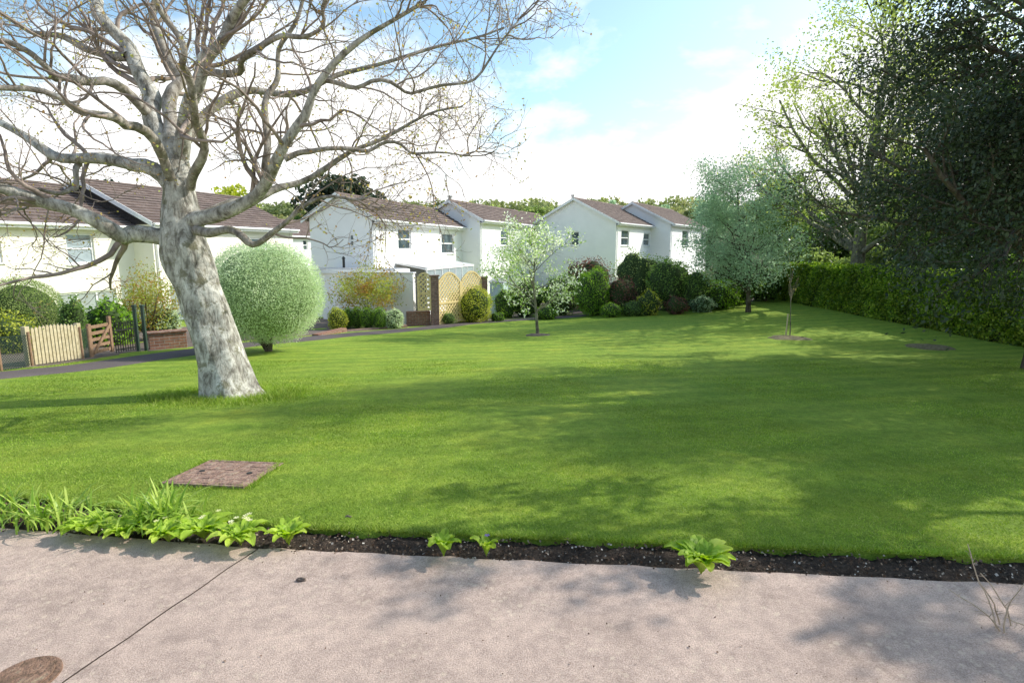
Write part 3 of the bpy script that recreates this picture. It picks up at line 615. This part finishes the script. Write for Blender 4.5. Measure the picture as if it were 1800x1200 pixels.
# ---------------------------------------------------------------- shrubs
sh=[('shrub','large rounded olive green shrub at the left picture edge','shrub',48,612,124,489,'olive',.03,24000,.02,.05,0),
('shrub','yellowish low shrub under the rounded shrub behind the wire fence','shrub',25,622,80,548,'yellow',.05,2500,.12,.2,0),
('shrub','small dark pointed shrub behind the picket fence','shrub',136,616,46,522,'mid',.06,2200,.15,.2,0),
('shrub','broad leaved bright green shrub beside the iron gate','shrub',198,608,84,528,'bright',.08,2600,.16,.25,0),
('acer','bushy bronze and yellow leaved acer in front of the cream house','shrub',268,600,112,470,'acer',.065,4200,.2,.4,.1),
('shrub','pale variegated shrub spilling over the brick planter','shrub',290,598,60,536,'silver',.05,2500,.1,.15,0),
('shrub','yellow green ball shrub just right of the silvery tree','shrub',594,581,34,539,'yellow',.04,2200,.06,.1,0),
('box_ball','leftmost of the four clipped box balls','shrub',612,578,25,540,'bright',.03,2200,.03,.06,0),
('box_ball','second clipped box ball from the left','shrub',629,578,25,539,'bright',.03,2200,.03,.06,0),
('box_ball','third clipped box ball from the left','shrub',647,579,27,539,'bright',.03,2200,.03,.06,0),
('box_ball','rightmost clipped box ball, next to the variegated shrub','shrub',667,579,28,539,'bright',.03,2200,.03,.06,0),
('shrub','cream variegated mound by the corner of the brick wall','shrub',692,578,38,543,'silver',.045,2500,.08,.12,0),
('acer','spreading bronze acer in front of the white garden wall','shrub',648,575,138,466,'acer',.075,6500,.25,.4,.2),
('shrub','round golden shrub in front of the lattice gates','shrub',826,567,82,501,'yellow',.055,7000,.07,.12,0),
('shrub','tiny dark mound left of the golden shrub','shrub',785,571,32,547,'mid',.04,1200,.1,.15,0),
('shrub','low grassy tuft right of the golden shrub','shrub',874,566,26,548,'bright',.05,900,.15,.3,0),
('shrub','leafy shrub just right of the lattice gate pillar','shrub',888,560,44,505,'bright',.06,2400,.14,.25,0),
('shrub','dark leafy shrub behind the blossom tree','shrub',925,557,70,490,'mid',.07,3000,.12,.2,0),
('shrub','dark evergreen bush left of the bright conical shrub','shrub',985,555,64,480,'mid',.07,3500,.12,.2,0),
('shrub','tall bronze purple shrub behind the bright conical shrub','shrub',1030,543,90,452,'purple',.09,4200,.13,.2,0),
('shrub','bright green conical shrub in the far border','shrub',1041,556,62,470,'bright',.06,5200,.08,.12,0),
('shrub','red purple bushy shrub right of the bright conical shrub','shrub',1090,552,60,485,'purple',.07,3200,.14,.25,0),
('shrub','tall pale leaved shrub rising in front of the gabled house','shrub',1122,543,84,436,'olive',.08,4200,.18,.3,0),
('shrub','small golden shrub low in the far border','shrub',1140,555,46,510,'yellow',.06,1500,.15,.3,0),
('shrub','tall dark evergreen bush in the far border','shrub',1176,546,82,450,'mid',.08,4500,.1,.15,0),
('shrub','dense mid green bush right of the tall dark evergreen','shrub',1222,545,76,476,'mid',.08,3800,.12,.2,0),
('shrub','low red tinted shrub at the border front','shrub',1188,553,40,519,'purple',.06,1400,.14,.25,0),
('shrub','spreading bright green bush left of the feathery tree','shrub',1262,543,74,488,'bright',.08,3400,.15,.25,0),
('shrub','tall grey green bush behind the feathery tree','shrub',1290,535,80,440,'mid',.1,4200,.15,.2,0),
('shrub','dark shrub right of the feathery tree trunk','shrub',1345,530,56,465,'mid',.09,3000,.15,.2,0),
('shrub','low dark green mound beside the footpath in the border','shrub',1075,558,44,532,'bright',.05,1500,.12,.2,0),
('shrub','low green mound at the near end of the border','shrub',960,562,44,538,'bright',.05,1500,.14,.25,0),
('shrub','low leafy mound at the border foot below the pale shrub','shrub',1115,556,46,528,'mid',.06,1600,.15,.25,0),
('shrub','grey leaved mound at the right part of the border foot','shrub',1236,549,46,520,'bluegreen',.06,1600,.15,.25,0),
]
for q in sh:
    shrub(q[0],q[1],q[2],q[3],q[4],q[5],q[6],G[q[7]],q[8],q[9],q[10],q[11],stem=q[12],core=0 if q[0]=='acer' else .8)

# ---------------------------------------------------------------- houses
def hit(cn,d,px,py):
    r=ray(px,py); A_=np.array([[r[0],-d[0]],[r[1],-d[1]]]); t,u=np.linalg.solve(A_,np.array(cn)-0.0); return u,CAMZ+t*r[2]
def holes_wall(mb,u0,u1,z0,z1,holes,fn):
    us=sorted({u0,u1,*[h[0] for h in holes],*[h[1] for h in holes]}); zs=sorted({z0,z1,*[h[2] for h in holes],*[h[3] for h in holes]})
    for a,b in zip(us,us[1:]):
        run=None
        for c,d in zip(zs,zs[1:]):
            if any(h[0]<=a+1e-6 and h[1]>=b-1e-6 and h[2]<=c+1e-6 and h[3]>=d-1e-6 for h in holes):
                if run: fn(mb,a,b,*run); run=None
            else: run=(run[0],d) if run else (c,d)
        if run: fn(mb,a,b,*run)
def window(root,u0,u1,z0,z1,face,style=1,glass='glass'):
    def bx(mb,a,b,d0,d1,c,d):
        if face=='front': mb.box(a,b,d0,d1,c,d)
        else: mb.box(d0,d1,a,b,c,d)
    e=.004; u0+=e;u1-=e;z0+=e;z1-=e
    mb=MB(); f=.07
    bx(mb,u0,u1,.06,.14,z0,z0+f); bx(mb,u0,u1,.06,.14,z1-f,z1); bx(mb,u0,u0+f,.06,.14,z0+f,z1-f); bx(mb,u1-f,u1,.06,.14,z0+f,z1-f)
    w=u1-u0
    if style in(1,3): bx(mb,u0+f,u1-f,.065,.135,(z0+z1)/2-.035,(z0+z1)/2+.035)
    if style in(2,3):
        for k in range(1,int(round(w/.75))):
            uu=u0+w*k/int(round(w/.75)); bx(mb,uu-.035,uu+.035,.07,.13,z0+f,z1-f)
    fr=mb.build('window',M['white'],root)
    mb=MB(); bx(mb,u0+.03,u1-.03,.1,.11,z0+.03,z1-.03); mb.build('pane',M[glass],fr)
    mb=MB(); bx(mb,u0-.06,u1+.06,-.06,.055,z0-.06,z0-.008); mb.build('sill',M['white'],fr)
    return fr
def house(name,label,cn,dv,L,base,eave,sf,sb,rise,fw=[],gw=[],wall='render',group=None,shade_top=False,flue=None):
    dv=np.array(dv,float); dv/=np.linalg.norm(dv); lp=np.array([-dv[1],dv[0]])
    root=empty(name,(cn[0],cn[1],base),math.atan2(dv[1],dv[0]),label,'house',group)
    H=eave-base; W=sf+sb; T=.25
    def conv(o,plane):
        ua,_=hit(cn,plane,o[0],(o[2]+o[3])/2); ub,_=hit(cn,plane,o[1],(o[2]+o[3])/2); m_=(o[0]+o[1])/2
        _,za=hit(cn,plane,m_,o[3]); _,zb=hit(cn,plane,m_,o[2])
        return [min(ua,ub),max(ua,ub),max(za-base,.15),min(zb-base,H-.1)]
    fh=[conv(o,dv) for o in fw]; gh=[conv(o,lp) for o in gw]
    for h in fh: h[0]=max(h[0],.4)
    mb=MB()
    holes_wall(mb,T,L-T,0,H,fh,lambda m,a,b,c,d: m.box(a,b,0,T,c,d))
    holes_wall(mb,0,W,0,H,gh,lambda m,a,b,c,d: m.box(0,T,a,b,c,d))
    mb.box(T,L-T,W-T,W,0,H); mb.box(L-T,L,0,W,0,H)
    for x0 in (0,L-T): mb.extr([(0,H),(W,H),(sf,H+rise)],x0,x0+T)
    mb.build('wall',M[wall],root)
    for o,h in zip(fw,fh): window(root,*h,'front',o[4] if len(o)>4 else 1,o[5] if len(o)>5 else 'glass')
    for o,h in zip(gw,gh): window(root,*h,'gable',o[4] if len(o)>4 else 1)
    ov=.32
    def slope(y0,z0,y1,z1):
        d=np.array([y1-y0,z1-z0]); ln=np.linalg.norm(d); d/=ln; n_=np.array([-d[1],d[0]])
        if n_[1]<0: n_=-n_
        k=max(3,int(ln/.3)); pr=[]
        for i in range(k):
            a=np.array([y0,z0])+d*ln*i/k; b=np.array([y0,z0])+d*ln*(i+1)/k
            pr.append(tuple(a+n_*.1)); pr.append(tuple(b+n_*.06))
        pr.append((y1,z1+.004)); pr.append((y0,z0+.004)); return pr
    s1=rise/sf; s2=rise/sb
    mb=MB(); mb.extr(slope(-ov,H-ov*s1,sf,H+rise),-.2,L+.12); mb.extr(slope(W+ov,H-ov*s2,sf,H+rise)[::-1],-.2,L+.12)
    rf=mb.build('roof',M['tile'],root)
    mb=MB(); mb.cyl((-.2,sf,H+rise+.05),(L+.12,sf,H+rise+.05),.09,k=10); mb.build('ridge_tiles',M['tile'],rf)
    mb=MB(); mb.box(-.18,L+.1,-ov-.03,-ov-.005,H-ov*s1-.14,H-ov*s1+.06)
    mb.box(-.18,L+.1,-ov-.005,-.004,H-ov*s1-.14,H-ov*s1-.11); mb.build('fascia',M['white'],root)
    mb=MB(); mb.cyl((-.18,-ov-.09,H-ov*s1+.0),(L+.1,-ov-.09,H-ov*s1+.0),.055,k=8); mb.build('gutter',M['white'],root)
    for (ya,yb,za,zb) in ((-ov,sf,H-ov*s1,H+rise),(W+ov,sf,H-ov*s2,H+rise)):
        mb=MB(); mb.extr([(ya,za-.1),(ya,za+.1),(yb,zb+.1),(yb,zb-.1)],-.235,-.205); mb.build('bargeboard',M['white'],root)
    mb=MB(); mb.cyl((.15,-.06,.1),(.15,-.06,H-.35),.035,k=8); mb.cyl((.15,-.06,H-.35),(.15,-ov-.06,H-ov*s1-.03),.035,k=8); mb.build('downpipe',M['white'],root)
    if shade_top:
        mb=MB(); mb.extr([(.1,H-.15),(W-.1,H-.15),(sf,H+rise-.05)],-.06,-.004); mb.build('gable_shade',M['gableshade'],root)  # dark sheet on the upper gable, painted in place of its shade
    if flue:
        u,dz,r=flue; mb=MB(); mb.cyl((u,sf+.4,H+rise-.4),(u,sf+.4,H+rise+dz),r,k=12); mb.cyl((u,sf+.4,H+rise+dz),(u,sf+.4,H+rise+dz+.08),r*1.6,k=12); mb.build('flue',M['steel'],root)
    return root
C_=CAMZ; d275=(.275,1)
house('house','nearest cream house at the far left with brown tiled roof',(-19.6,14.0),d275,11.6,C_-4.0,C_+.98,3.6,3.6,1.65,
      fw=[(-62,2,404,462,3),(117,166,410,464,1,'glasslight'),(103,208,512,574,2,'curtain')],wall='cream')
house('house','second house from the left, half hidden by the pale trunk, with shade painted dark on its gable top',(-15.5,24.9),d275,9.6,C_-4.1,C_+1.12,3.6,3.6,1.75,
      fw=[(300,345,418,466,3),(440,470,418,455,1),(300,345,500,560,2,'curtain')],wall='cream',shade_top=True)
house('house','small distant pale house seen between the two nearer terraces',(-18.6,45),d275,9,C_-3.6,C_+1.0,3,3,1.3,fw=[(533,541,422,440),(552,562,424,440)])
house('house','wide white house behind the lattice gates, brown roof sloping right',(-6.5,27),d275,13.6,C_-3.7,C_+1.42,1.75,1.6,1.0,
      fw=[(700,723,402,439,1),(776,798,410,446,1)],gw=[(613,622,411,434,1)])
house('house','white house right behind the blossom tree, long brown roof',(-2.1,38),(.4,1),18,C_-3.6,C_+1.86,2.2,2.2,1.15,
      fw=[(880,893,404,432,1),(930,941,408,434,1),(958,968,410,434,1)],flue=(.8,.35,.12))
house('house','white house with tall plain gable, left of the farthest gabled house',(7.9,44),(.6,1),13.5,C_-3.2,C_+1.94,3.5,3.5,1.78,
      fw=[(1092,1106,404,432,1),(1131,1142,410,432,1)],gw=[(1003,1018,407,432,1)],flue=(.5,.3,.1))
house('house','farthest white gabled house, partly behind the feathery tree',(13.8,50.4),(.6,1),13,C_-3.2,C_+2.1,3.5,3.5,1.78,
      fw=[(1199,1210,405,433,1),(1232,1242,410,432,1)])

def wallbox(name,label,catg,a,b,th,ztop,mat,base=None,cap=None,group=None):
    a=np.array(a[:2],float); b=np.array(b[:2],float); d=b-a; L=np.linalg.norm(d); zb=min(float(gz(*a)),float(gz(*b)))-.1 if base is None else base
    root=empty(name,(a[0],a[1],zb),math.atan2(d[1],d[0]),label,catg,group); mb=MB(); mb.box(0,L,0,th,0,ztop-zb); mb.build('wall',mat,root,bevel=.008)
    if cap: mb=MB(); mb.box(-.03,L+.03,-.035,th+.035,ztop-zb+.003,ztop-zb+.05); mb.build('coping',cap,root,bevel=.008)
    return root
a=P(563,456,26.2); b_=P(692,474,25.2)
root=empty('garage',(a[0],a[1],C_-3.6),math.atan2(b_[1]-a[1],b_[0]-a[0]),'low white flat roofed extension left of the lattice gates','building'); Lx=float(np.linalg.norm(b_[:2]-a[:2])); zt=float(b_[2]-(C_-3.6))
mb=MB(); mb.box(0,Lx,0,1.2,0,zt-.2); mb.build('wall',M['render'],root)
mb=MB(); mb.box(-.15,Lx+.15,-.15,1.3,zt-.197,zt); f_=mb.build('roof',M['white'],root,bevel=.01)
mb=MB(); mb.box(-.05,Lx+.05,-.05,1.2,zt+.003,zt+.03); mb.build('roof_felt',M['lead'],f_)
mb=MB(); mb.cyl((.7,.8,zt+.02),(.7,.8,zt+.45),.06,k=10); mb.cyl((.7,.8,zt+.45),(.7,.8,zt+.55),.1,.03,k=10); mb.build('flue',M['iron'],root)
ga,_=gnd(583,571); gb,_=gnd(733,574)
zt=P(716,482,gb[1])[2]; yw=gb[1]+1.6; xa=P(594,500,yw)[0]; xb=P(726,500,gb[1]+.5)[0]
wallbox('garden_wall','white rendered garden wall behind the bronze acer','wall',(xa,yw),(xb,gb[1]+.5),.2,zt,M['render'],cap=M['white'])
wallbox('brick_wall','low brick wall at the foot of the lattice screen','wall',gnd(716,574)[0],gnd(757,573)[0],.22,P(735,548,gb[1])[2],M['brick'])
def pillar(label,px,py,wpx,top,mat='brickd'):
    g,t=gnd(px,py); w=wpx/1000*t; zt=P(px,top,g[1])[2]-g[2]; root=empty('gate_pillar',g,math.radians(12),label,'pillar','brick pillars of the lattice gates')
    mb=MB(); mb.box(-w/2,w/2,-w/2,w/2,-.1,zt-.06); mb.build('shaft',M[mat],root); mb=MB(); mb.box(-w/2-.04,w/2+.04,-w/2-.04,w/2+.04,zt-.057,zt); mb.build('cap',M['brickd'],root,bevel=.01); return g
p1=pillar('left brick pillar of the lattice gates',765,573,14,483); p2=pillar('right brick pillar of the lattice gates',851,565,11,486)
def lattice(name,label,catg,a,b,z0,z1,arch=0):
    a=np.array(a[:2]);b=np.array(b[:2]);d=b-a;L=float(np.linalg.norm(d)); root=empty(name,(a[0],a[1],z0),math.atan2(d[1],d[0]),label,catg,None); H=z1-z0
    top=lambda x: H+arch*math.sin(math.pi*min(1,max(0,x/L)))
    mb=MB(); mb.box(0,.07,-.03,.03,0,top(0)); mb.box(L-.07,L,-.03,.03,0,top(L)); mb.box(.07,L-.07,-.028,.028,.0,.1); mb.box(.07,L-.07,-.028,.028,H*.48,H*.48+.07)
    k=12
    for i in range(k):
        x0=.07+(L-.14)*i/k; x1=.07+(L-.14)*(i+1)/k; mb.beam((x0,0,top(x0)-.035),(x1+.002,0,top(x1)-.035),.056,.07)
    mb.build('frame',M['lattice'],root)
    mb=MB(); st=.18
    for s_,yy in ((1,-.012),(-1,.012)):
        c=-H*1.2
        while c<L+H*1.2:
            zs=np.linspace(.08,H+arch,60); xs_=c+s_*zs if s_>0 else c+ (H-zs); ok=[(x,z) for x,z in zip(xs_,zs) if .06<x<L-.06 and z<top(x)-.05]
            if len(ok)>3: mb.beam((ok[0][0],yy,ok[0][1]),(ok[-1][0],yy,ok[-1][1]),.012,.06)
            c+=st
    mb.build('lattice_panel',M['lattice'],root)
    return root
zt=P(790,486,p1[1])[2]; zb=float(p1[2])+.03
dpp=(p2-p1)[:2]; mid=p1[:2]+dpp*.5; e=dpp/np.linalg.norm(dpp)*.17
lattice('lattice_gate','left leaf of the arched golden lattice gates','gate',p1[:2]+e,mid-e*.03,zb,zt-.25,.4)
lattice('lattice_gate','right leaf of the arched golden lattice gates','gate',mid+e*.03,p2[:2]-e*.9,zb,zt-.25,.4)
q0=gnd(735,574)[0]; lattice('lattice_screen','narrow golden lattice screen left of the brick pillar','screen',q0[:2],p1[:2]-e*1.1,float(P(740,546,q0[1])[2]),float(P(740,486,q0[1])[2]),.16)
dv=np.array([.275,1]);dv/=np.linalg.norm(dv); o0=np.array([-6.5,27])+dv*2.2
root=empty('conservatory',(o0[0],o0[1],C_-3.6),math.atan2(dv[1],dv[0]),'white framed lean to conservatory behind the lattice gates','conservatory')
mb=MB(); zr0,zr1,DD,LL=2.8,2.5,1.7,7.0
for i in range(8):
    x=LL*i/7; mb.beam((x,-.05,zr0),(x,-DD,zr1),.05,.06); mb.box(x-.03,x+.03,-DD-.03,-DD+.03,0,zr1)
mb.box(-.05,LL+.05,-DD-.05,-DD+.05,zr1-.04,zr1+.06); mb.box(0,LL,-DD-.02,-DD+.02,.8,.86); mb.build('frame',M['white'],root)
mb=MB(); mb.add([(0,-.05,zr0+.04),(LL,-.05,zr0+.04),(LL,-DD,zr1+.075),(0,-DD,zr1+.075)],[(0,1,2,3)]); mb.build('roof',M['roofsheet'],root)
mb=MB(); mb.box(0,LL,-DD-.005,-DD+.005,.87,zr1-.05); mb.build('pane',M['glasslight'],root); mb=MB(); mb.box(0,LL,-DD-.015,-DD+.015,0,.79); mb.build('dwarf_wall',M['render'],root)
g,_=gnd(875,556); root=empty('garden_shed',(g[0],g[1]+1.6,g[2]),math.radians(-15),'pale blue green garden shed between gate pillar and blossom tree','shed')
mb=MB(); mb.box(-.35,.35,-.4,.6,0,1.6)
for i in range(7): mb.box(-.35+i*.1,-.35+i*.1+.086,-.42,-.403,.02,1.58)
mb.build('wall',M['blue'],root); mb=MB(); mb.extr([(-.5,1.6),(.7,1.77),(.7,1.82),(-.5,1.65)],-.4,.4); mb.build('roof',M['lead'],root)
wallbox('brick_planter','long low brick planter wall behind the pale trunk','wall',gnd(264,617)[0],gnd(330,613)[0],.22,P(290,585,gnd(290,615)[0][1])[2],M['brick'],cap=M['brick'])
wallbox('brick_kerb','very low brick edging right of the silvery tree','wall',gnd(560,592)[0],gnd(610,585)[0],.25,gnd(600,585)[0][2]+.17,M['brick'])
wallbox('brick_edging','dark brick edging in front of the clipped box balls','wall',gnd(610,583)[0],gnd(716,577)[0],.2,gnd(690,578)[0][2]+.12,M['brickd'])

# ---------------------------------------------------------------- fences and gates on the left
def seg(a,b):
    a=np.array(a[:2]);b=np.array(b[:2]); return a,b,math.atan2(b[1]-a[1],b[0]-a[0]),float(np.linalg.norm(b-a))
def hgt(px,py,top): g,_=gnd(px,py); return float(P(px,top,g[1])[2]-g[2])
f0=gnd(-60,664)[0]; f1=gnd(57,646)[0]; f2=gnd(146,633)[0]; f3=gnd(160,630)[0]; f4=gnd(200,624)[0]
def wire(label,A,B,h):
    a,b,rz,L=seg(A,B); root=empty('wire_fence',(a[0],a[1],float(A[2])),rz,label,'fence'); dz=float(B[2]-A[2])
    for k in range(2 if L<1 else 3):
        x=L*k/(1 if L<1 else 2); mb=MB(); mb.cyl((x,.0,-.1+dz*x/L),(x,0,h+dz*x/L+.06),.03,k=8); mb.build('post',M['wooddk'],root)
    mb=MB(); st=.055; c=-h
    while c<L:
        for s_ in(0,1):
            x0,x1=max(c,0),min(c+h,L)
            if x1>x0+.01:
                z0,z1=(x0-c),(x1-c)
                if s_: z0,z1=h-z0,h-z1
                mb.beam((x0,.004*s_,z0+dz*x0/L),(x1,.004*s_,z1+dz*x1/L),.006,.006)
        c+=st
    mb.beam((0,0,h),(L,0,h+dz),.008,.008); mb.beam((0,0,.03),(L,0,.03+dz),.008,.008); mb.build('wire_mesh',M['greenpost'],root); return root
hh=hgt(100,640,573)
wire('green wire mesh fence at the left picture edge',f0,f1,hh*.82); wire('short wire mesh piece between picket panel and timber gate',f2,f3,hh*.85)
a,b,rz,L=seg(f1,f2); root=empty('picket_fence',(a[0],a[1],float(f1[2])),rz,'pale timber picket panel between the wire fences','fence'); dz=float(f2[2]-f1[2])
for x in(0,L): mb=MB(); mb.box(x-.05,x+.05,-.0,.09,-.1+dz*x/L,hh+dz*x/L+.02); mb.build('post',M['wood'],root,bevel=.005)
mb=MB(); nP=13; pw=(L-.12)/nP
for i in range(nP):
    x=.06+pw*i; z=dz*x/L; hq=hh*(1+.05*math.sin(math.pi*i/(nP-1))); w=pw*.72
    mb.add([(x,-.02,z+.05),(x+w,-.02,z+.05),(x+w,-.02,z+hq-.04),(x+w/2,-.02,z+hq),(x,-.02,z+hq-.04),(x,-.002,z+.05),(x+w,-.002,z+.05),(x+w,-.002,z+hq-.04),(x+w/2,-.002,z+hq),(x,-.002,z+hq-.04)],
      [(0,1,2,3,4),(9,8,7,6,5),(0,5,6,1),(1,6,7,2),(2,7,8,3),(3,8,9,4),(4,9,5,0)])
mb.build('pickets',M['wood'],root)
for z in(.2,hh-.2): mb=MB(); mb.beam((.05,.03,z),(L-.05,.03,z+dz),.05,.08); mb.build('rail',M['wood'],root)
a,b,rz,L=seg(f3,f4); hg=hgt(180,626,568); root=empty('timber_gate',(a[0],a[1],float(f3[2])),rz,'small brown five bar timber gate','gate')
for k in range(5): z=.12+(hg-.2)*k/4; mb=MB(); mb.box(.07,L-.07,-.012,.012,z-.035,z+.035); mb.build('bar',M['wooddk'],root)
for x in(0,L-.07): mb=MB(); mb.box(x,x+.07,-.03,.03,.03,hg+(.1 if x else 0)); mb.build('stile',M['wooddk'],root)
mb=MB(); mb.beam((.07,-.03,.1),(L-.07,-.03,hg-.1),.03,.06); mb.build('brace',M['wooddk'],root)
a,b,rz,L=seg(f4,gnd(240,620)[0]); hi=hgt(220,622,570); root=empty('iron_gate',(a[0]+.03,a[1],float(f4[2])),rz,'black iron garden gate with upright bars','gate')
n=9
for i in range(n): mb=MB(); x=.04+(L-.08)*i/(n-1); mb.cyl((x,0,.05),(x,0,hi),.009,k=6); mb.cyl((x,0,hi),(x,0,hi+.06),.014,.002,k=6); mb.build('bar',M['iron'],root)
for z in(.1,hi-.16): mb=MB(); mb.box(.03,L-.03,-.012,.012,z,z+.03); mb.build('rail',M['iron'],root)
for px,lab in((244,'left dark green timber post beside the brick planter'),(258,'right dark green timber post beside the brick planter')):
    g,_=gnd(px,619); ht=hgt(px,619,536); root=empty('gate_post',g,0,lab,'post'); mb=MB(); mb.box(-.032,.032,-.032,.032,-.1,ht-.05); mb.build('shaft',M['greenpost'],root,bevel=.005); mb=MB(); mb.box(-.045,.045,-.045,.045,ht-.047,ht); mb.build('cap',M['greenpost'],root,bevel=.005)

# ---------------------------------------------------------------- background trees and wooded hill
def bgtree(name,label,px,Y,top,wpx,leafm,n=4000,ls=.35,low=.32,gr='background trees behind the houses'):
    q=P(px,top,Y); g=gpt(q[0],Y); h=q[2]-g[2]; w=wpx/1000*Y/2; root=empty(name,g,0,label,'tree',gr)
    A=grow(np.zeros((1,3)),np.array([[0,0,1.]]),np.array([h*.9]),np.array([h*.03]),10,.04,0,.3); V,F=tubes(*A,8); mesh_np('trunk',V,F,M['bark'],root,smooth=True,world=False)
    k=56; D=unit(rg.normal(size=(k,3))); cc=np.array([0,0,h*(1+low)/2])+D*np.array([w*.75,w*.75,h*(1-low)*.42])*rg.uniform(.4,1,(k,1)); rad=rg.uniform(.18,.34,k)*w
    idx=rg.integers(0,k,n); E=unit(rg.normal(size=(n,3)))*rad[idx][:,None]*rg.uniform(.6,1.05,(n,1)); E[:,2]*=.65; C=cc[idx]+E
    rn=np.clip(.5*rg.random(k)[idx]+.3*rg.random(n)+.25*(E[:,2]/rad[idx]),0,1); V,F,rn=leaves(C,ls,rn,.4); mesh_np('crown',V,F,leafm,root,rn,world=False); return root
bgtree('pine_tree','dark spreading pine behind the roofs right of the pale trunk',600,62,290,180,G['dark'],9000,.5)
bgtree('pine_tree','dark pine behind the roof at the far left',160,60,305,150,G['dark'],7000,.5)
bgtree('yellow_tree','yellow green tree behind the roof next to the pale trunk',395,66,316,130,G['yellow'],3500,.4)
bgtree('round_tree','tree top peeping over the roof left of the tall gable house',855,80,348,60,G['olive'],2500,.45)
bgtree('round_tree','broad greenish yellow tree top above the ridge between the terraces',945,90,356,80,G['olive'],3000,.45)
bgtree('round_tree','hazy tree top between the two gabled houses',1085,85,348,70,G['bluegreen'],3000,.4)
bgtree('round_tree','tree top above the roof of the farthest gabled house',1165,90,354,70,G['bluegreen'],3000,.4)
bgtree('round_tree','dark tree behind the extension between the terraces',520,58,372,60,G['mid'],2500,.35)
bgtree('round_tree','yellowish tree beyond the feathery tree',1400,70,366,110,G['yellow'],3500,.4)
bgtree('round_tree','pale green tree behind the feathery tree',1250,80,343,100,G['bluegreen'],3500,.45)
wl_=[('green tree beyond the path end, right of the feathery tree',1425,48,340,120,'olive',.3),
('dark broad tree behind the hedge under the lime tree, left side',1470,36,360,150,'mid',.22),
('dark broad tree behind the hedge under the lime tree, right side',1560,34,335,160,'olive',.22),
('leafy tree filling the gap behind the hedge right of the lime trunk',1640,40,270,190,'mid',.25),
('dark tall tree behind the hedge below the evergreen oak',1720,32,290,190,'mid',.22),
('leafy tree behind the hedge at the right picture edge',1800,30,240,200,'mid',.22),
('sunlit young tree behind the hedge, between the dark ones',1600,46,220,150,'lime',.28),
('dark tree outside the right edge, beyond the hedge',1900,28,150,220,'dark',.25),
('dark undergrowth tree close behind the hedge, left of centre',1440,31,425,100,'olive',.14),
('dark undergrowth tree close behind the middle of the hedge',1530,27,425,120,'olive',.13),
('dark undergrowth tree close behind the right part of the hedge',1650,23,420,150,'mid',.14),
('dark undergrowth tree close behind the hedge at the picture edge',1780,20,410,160,'mid',.14)]
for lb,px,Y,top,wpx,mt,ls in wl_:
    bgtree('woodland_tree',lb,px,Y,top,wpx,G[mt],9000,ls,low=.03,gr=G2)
nb=480; x=rg.uniform(-230,260,nb); y=rg.uniform(105,200,nb); r=rg.uniform(2.2,4.6,nb); n=160000; i=rg.integers(0,nb,n)
E=unit(rg.normal(size=(n,3)))*(r[i]*rg.uniform(.6,1.05,n))[:,None]; E[:,2]*=.75; C=np.stack([x[i],y[i],gz(x[i],y[i])+r[i]*.5],1)+E
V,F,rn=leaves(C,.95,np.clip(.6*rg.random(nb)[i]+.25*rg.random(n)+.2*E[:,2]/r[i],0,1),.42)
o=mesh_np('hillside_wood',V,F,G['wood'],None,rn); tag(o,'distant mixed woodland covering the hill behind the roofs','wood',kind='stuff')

# ---------------------------------------------------------------- light, sky, camera
sd=np.array([math.sin(SUN_AZ)*math.cos(SUN_EL),math.cos(SUN_AZ)*math.cos(SUN_EL),math.sin(SUN_EL)])
l=bpy.data.lights.new('sun','SUN'); l.energy=5; l.angle=math.radians(.5); l.color=(1,.95,.86)
lo=bpy.data.objects.new('sun',l); COL.objects.link(lo); lo.rotation_euler=Vector(sd).to_track_quat('Z','Y').to_euler()
W=bpy.data.worlds.new('World'); S.world=W; W.use_nodes=True; nt=W.node_tree; bg=nt.nodes['Background']
sky=nt.nodes.new('ShaderNodeTexSky'); sky.sky_type='NISHITA'; sky.sun_disc=False; sky.sun_elevation=SUN_EL; sky.sun_rotation=SUN_AZ; sky.air_density=1.0; sky.dust_density=1.5; sky.ozone_density=1.5
tc=nt.nodes.new('ShaderNodeTexCoord').outputs['Generated']
mp=nt.nodes.new('ShaderNodeMapping'); mp.inputs['Scale'].default_value=(1,1,2.0); mp.inputs['Location'].default_value=(.3,.1,.25); nt.links.new(tc,mp.inputs[0])
n1=noise(nt,mp.outputs[0],2.4,10,.57,.2); sxz=nt.nodes.new('ShaderNodeSeparateXYZ'); nt.links.new(tc,sxz.inputs[0])
mr=nt.nodes.new('ShaderNodeMapRange'); mr.inputs[1].default_value=.02; mr.inputs[2].default_value=.42; mr.inputs[3].default_value=.25; mr.inputs[4].default_value=-.11; nt.links.new(sxz.outputs[2],mr.inputs[0])
ad=nt.nodes.new('ShaderNodeMath'); ad.operation='ADD'; nt.links.new(n1.outputs[0],ad.inputs[0]); nt.links.new(mr.outputs[0],ad.inputs[1])
cr=ramp(nt,[(.49,(0,0,0)),(.61,(1,1,1))]); nt.links.new(ad.outputs[0],cr.inputs[0])
sk=mix(nt,1.0,sky.outputs[0],(1.9,2.1,1.95),'MULTIPLY')
c=mix(nt,cr.outputs[0],sk,(10.4,10.3,10.2)); nt.links.new(c,bg.inputs[0]); bg.inputs[1].default_value=.13
cd=bpy.data.cameras.new('camera'); cd.sensor_width=36; cd.lens=20; cd.clip_end=1500; cd.clip_start=.05
co=bpy.data.objects.new('camera',cd); COL.objects.link(co); co.location=(0,0,CAMZ); co.rotation_euler=(math.pi/2-PITCH,0,0); S.camera=co
S.view_settings.view_transform='Standard'; S.view_settings.look='None'; S.view_settings.exposure=0
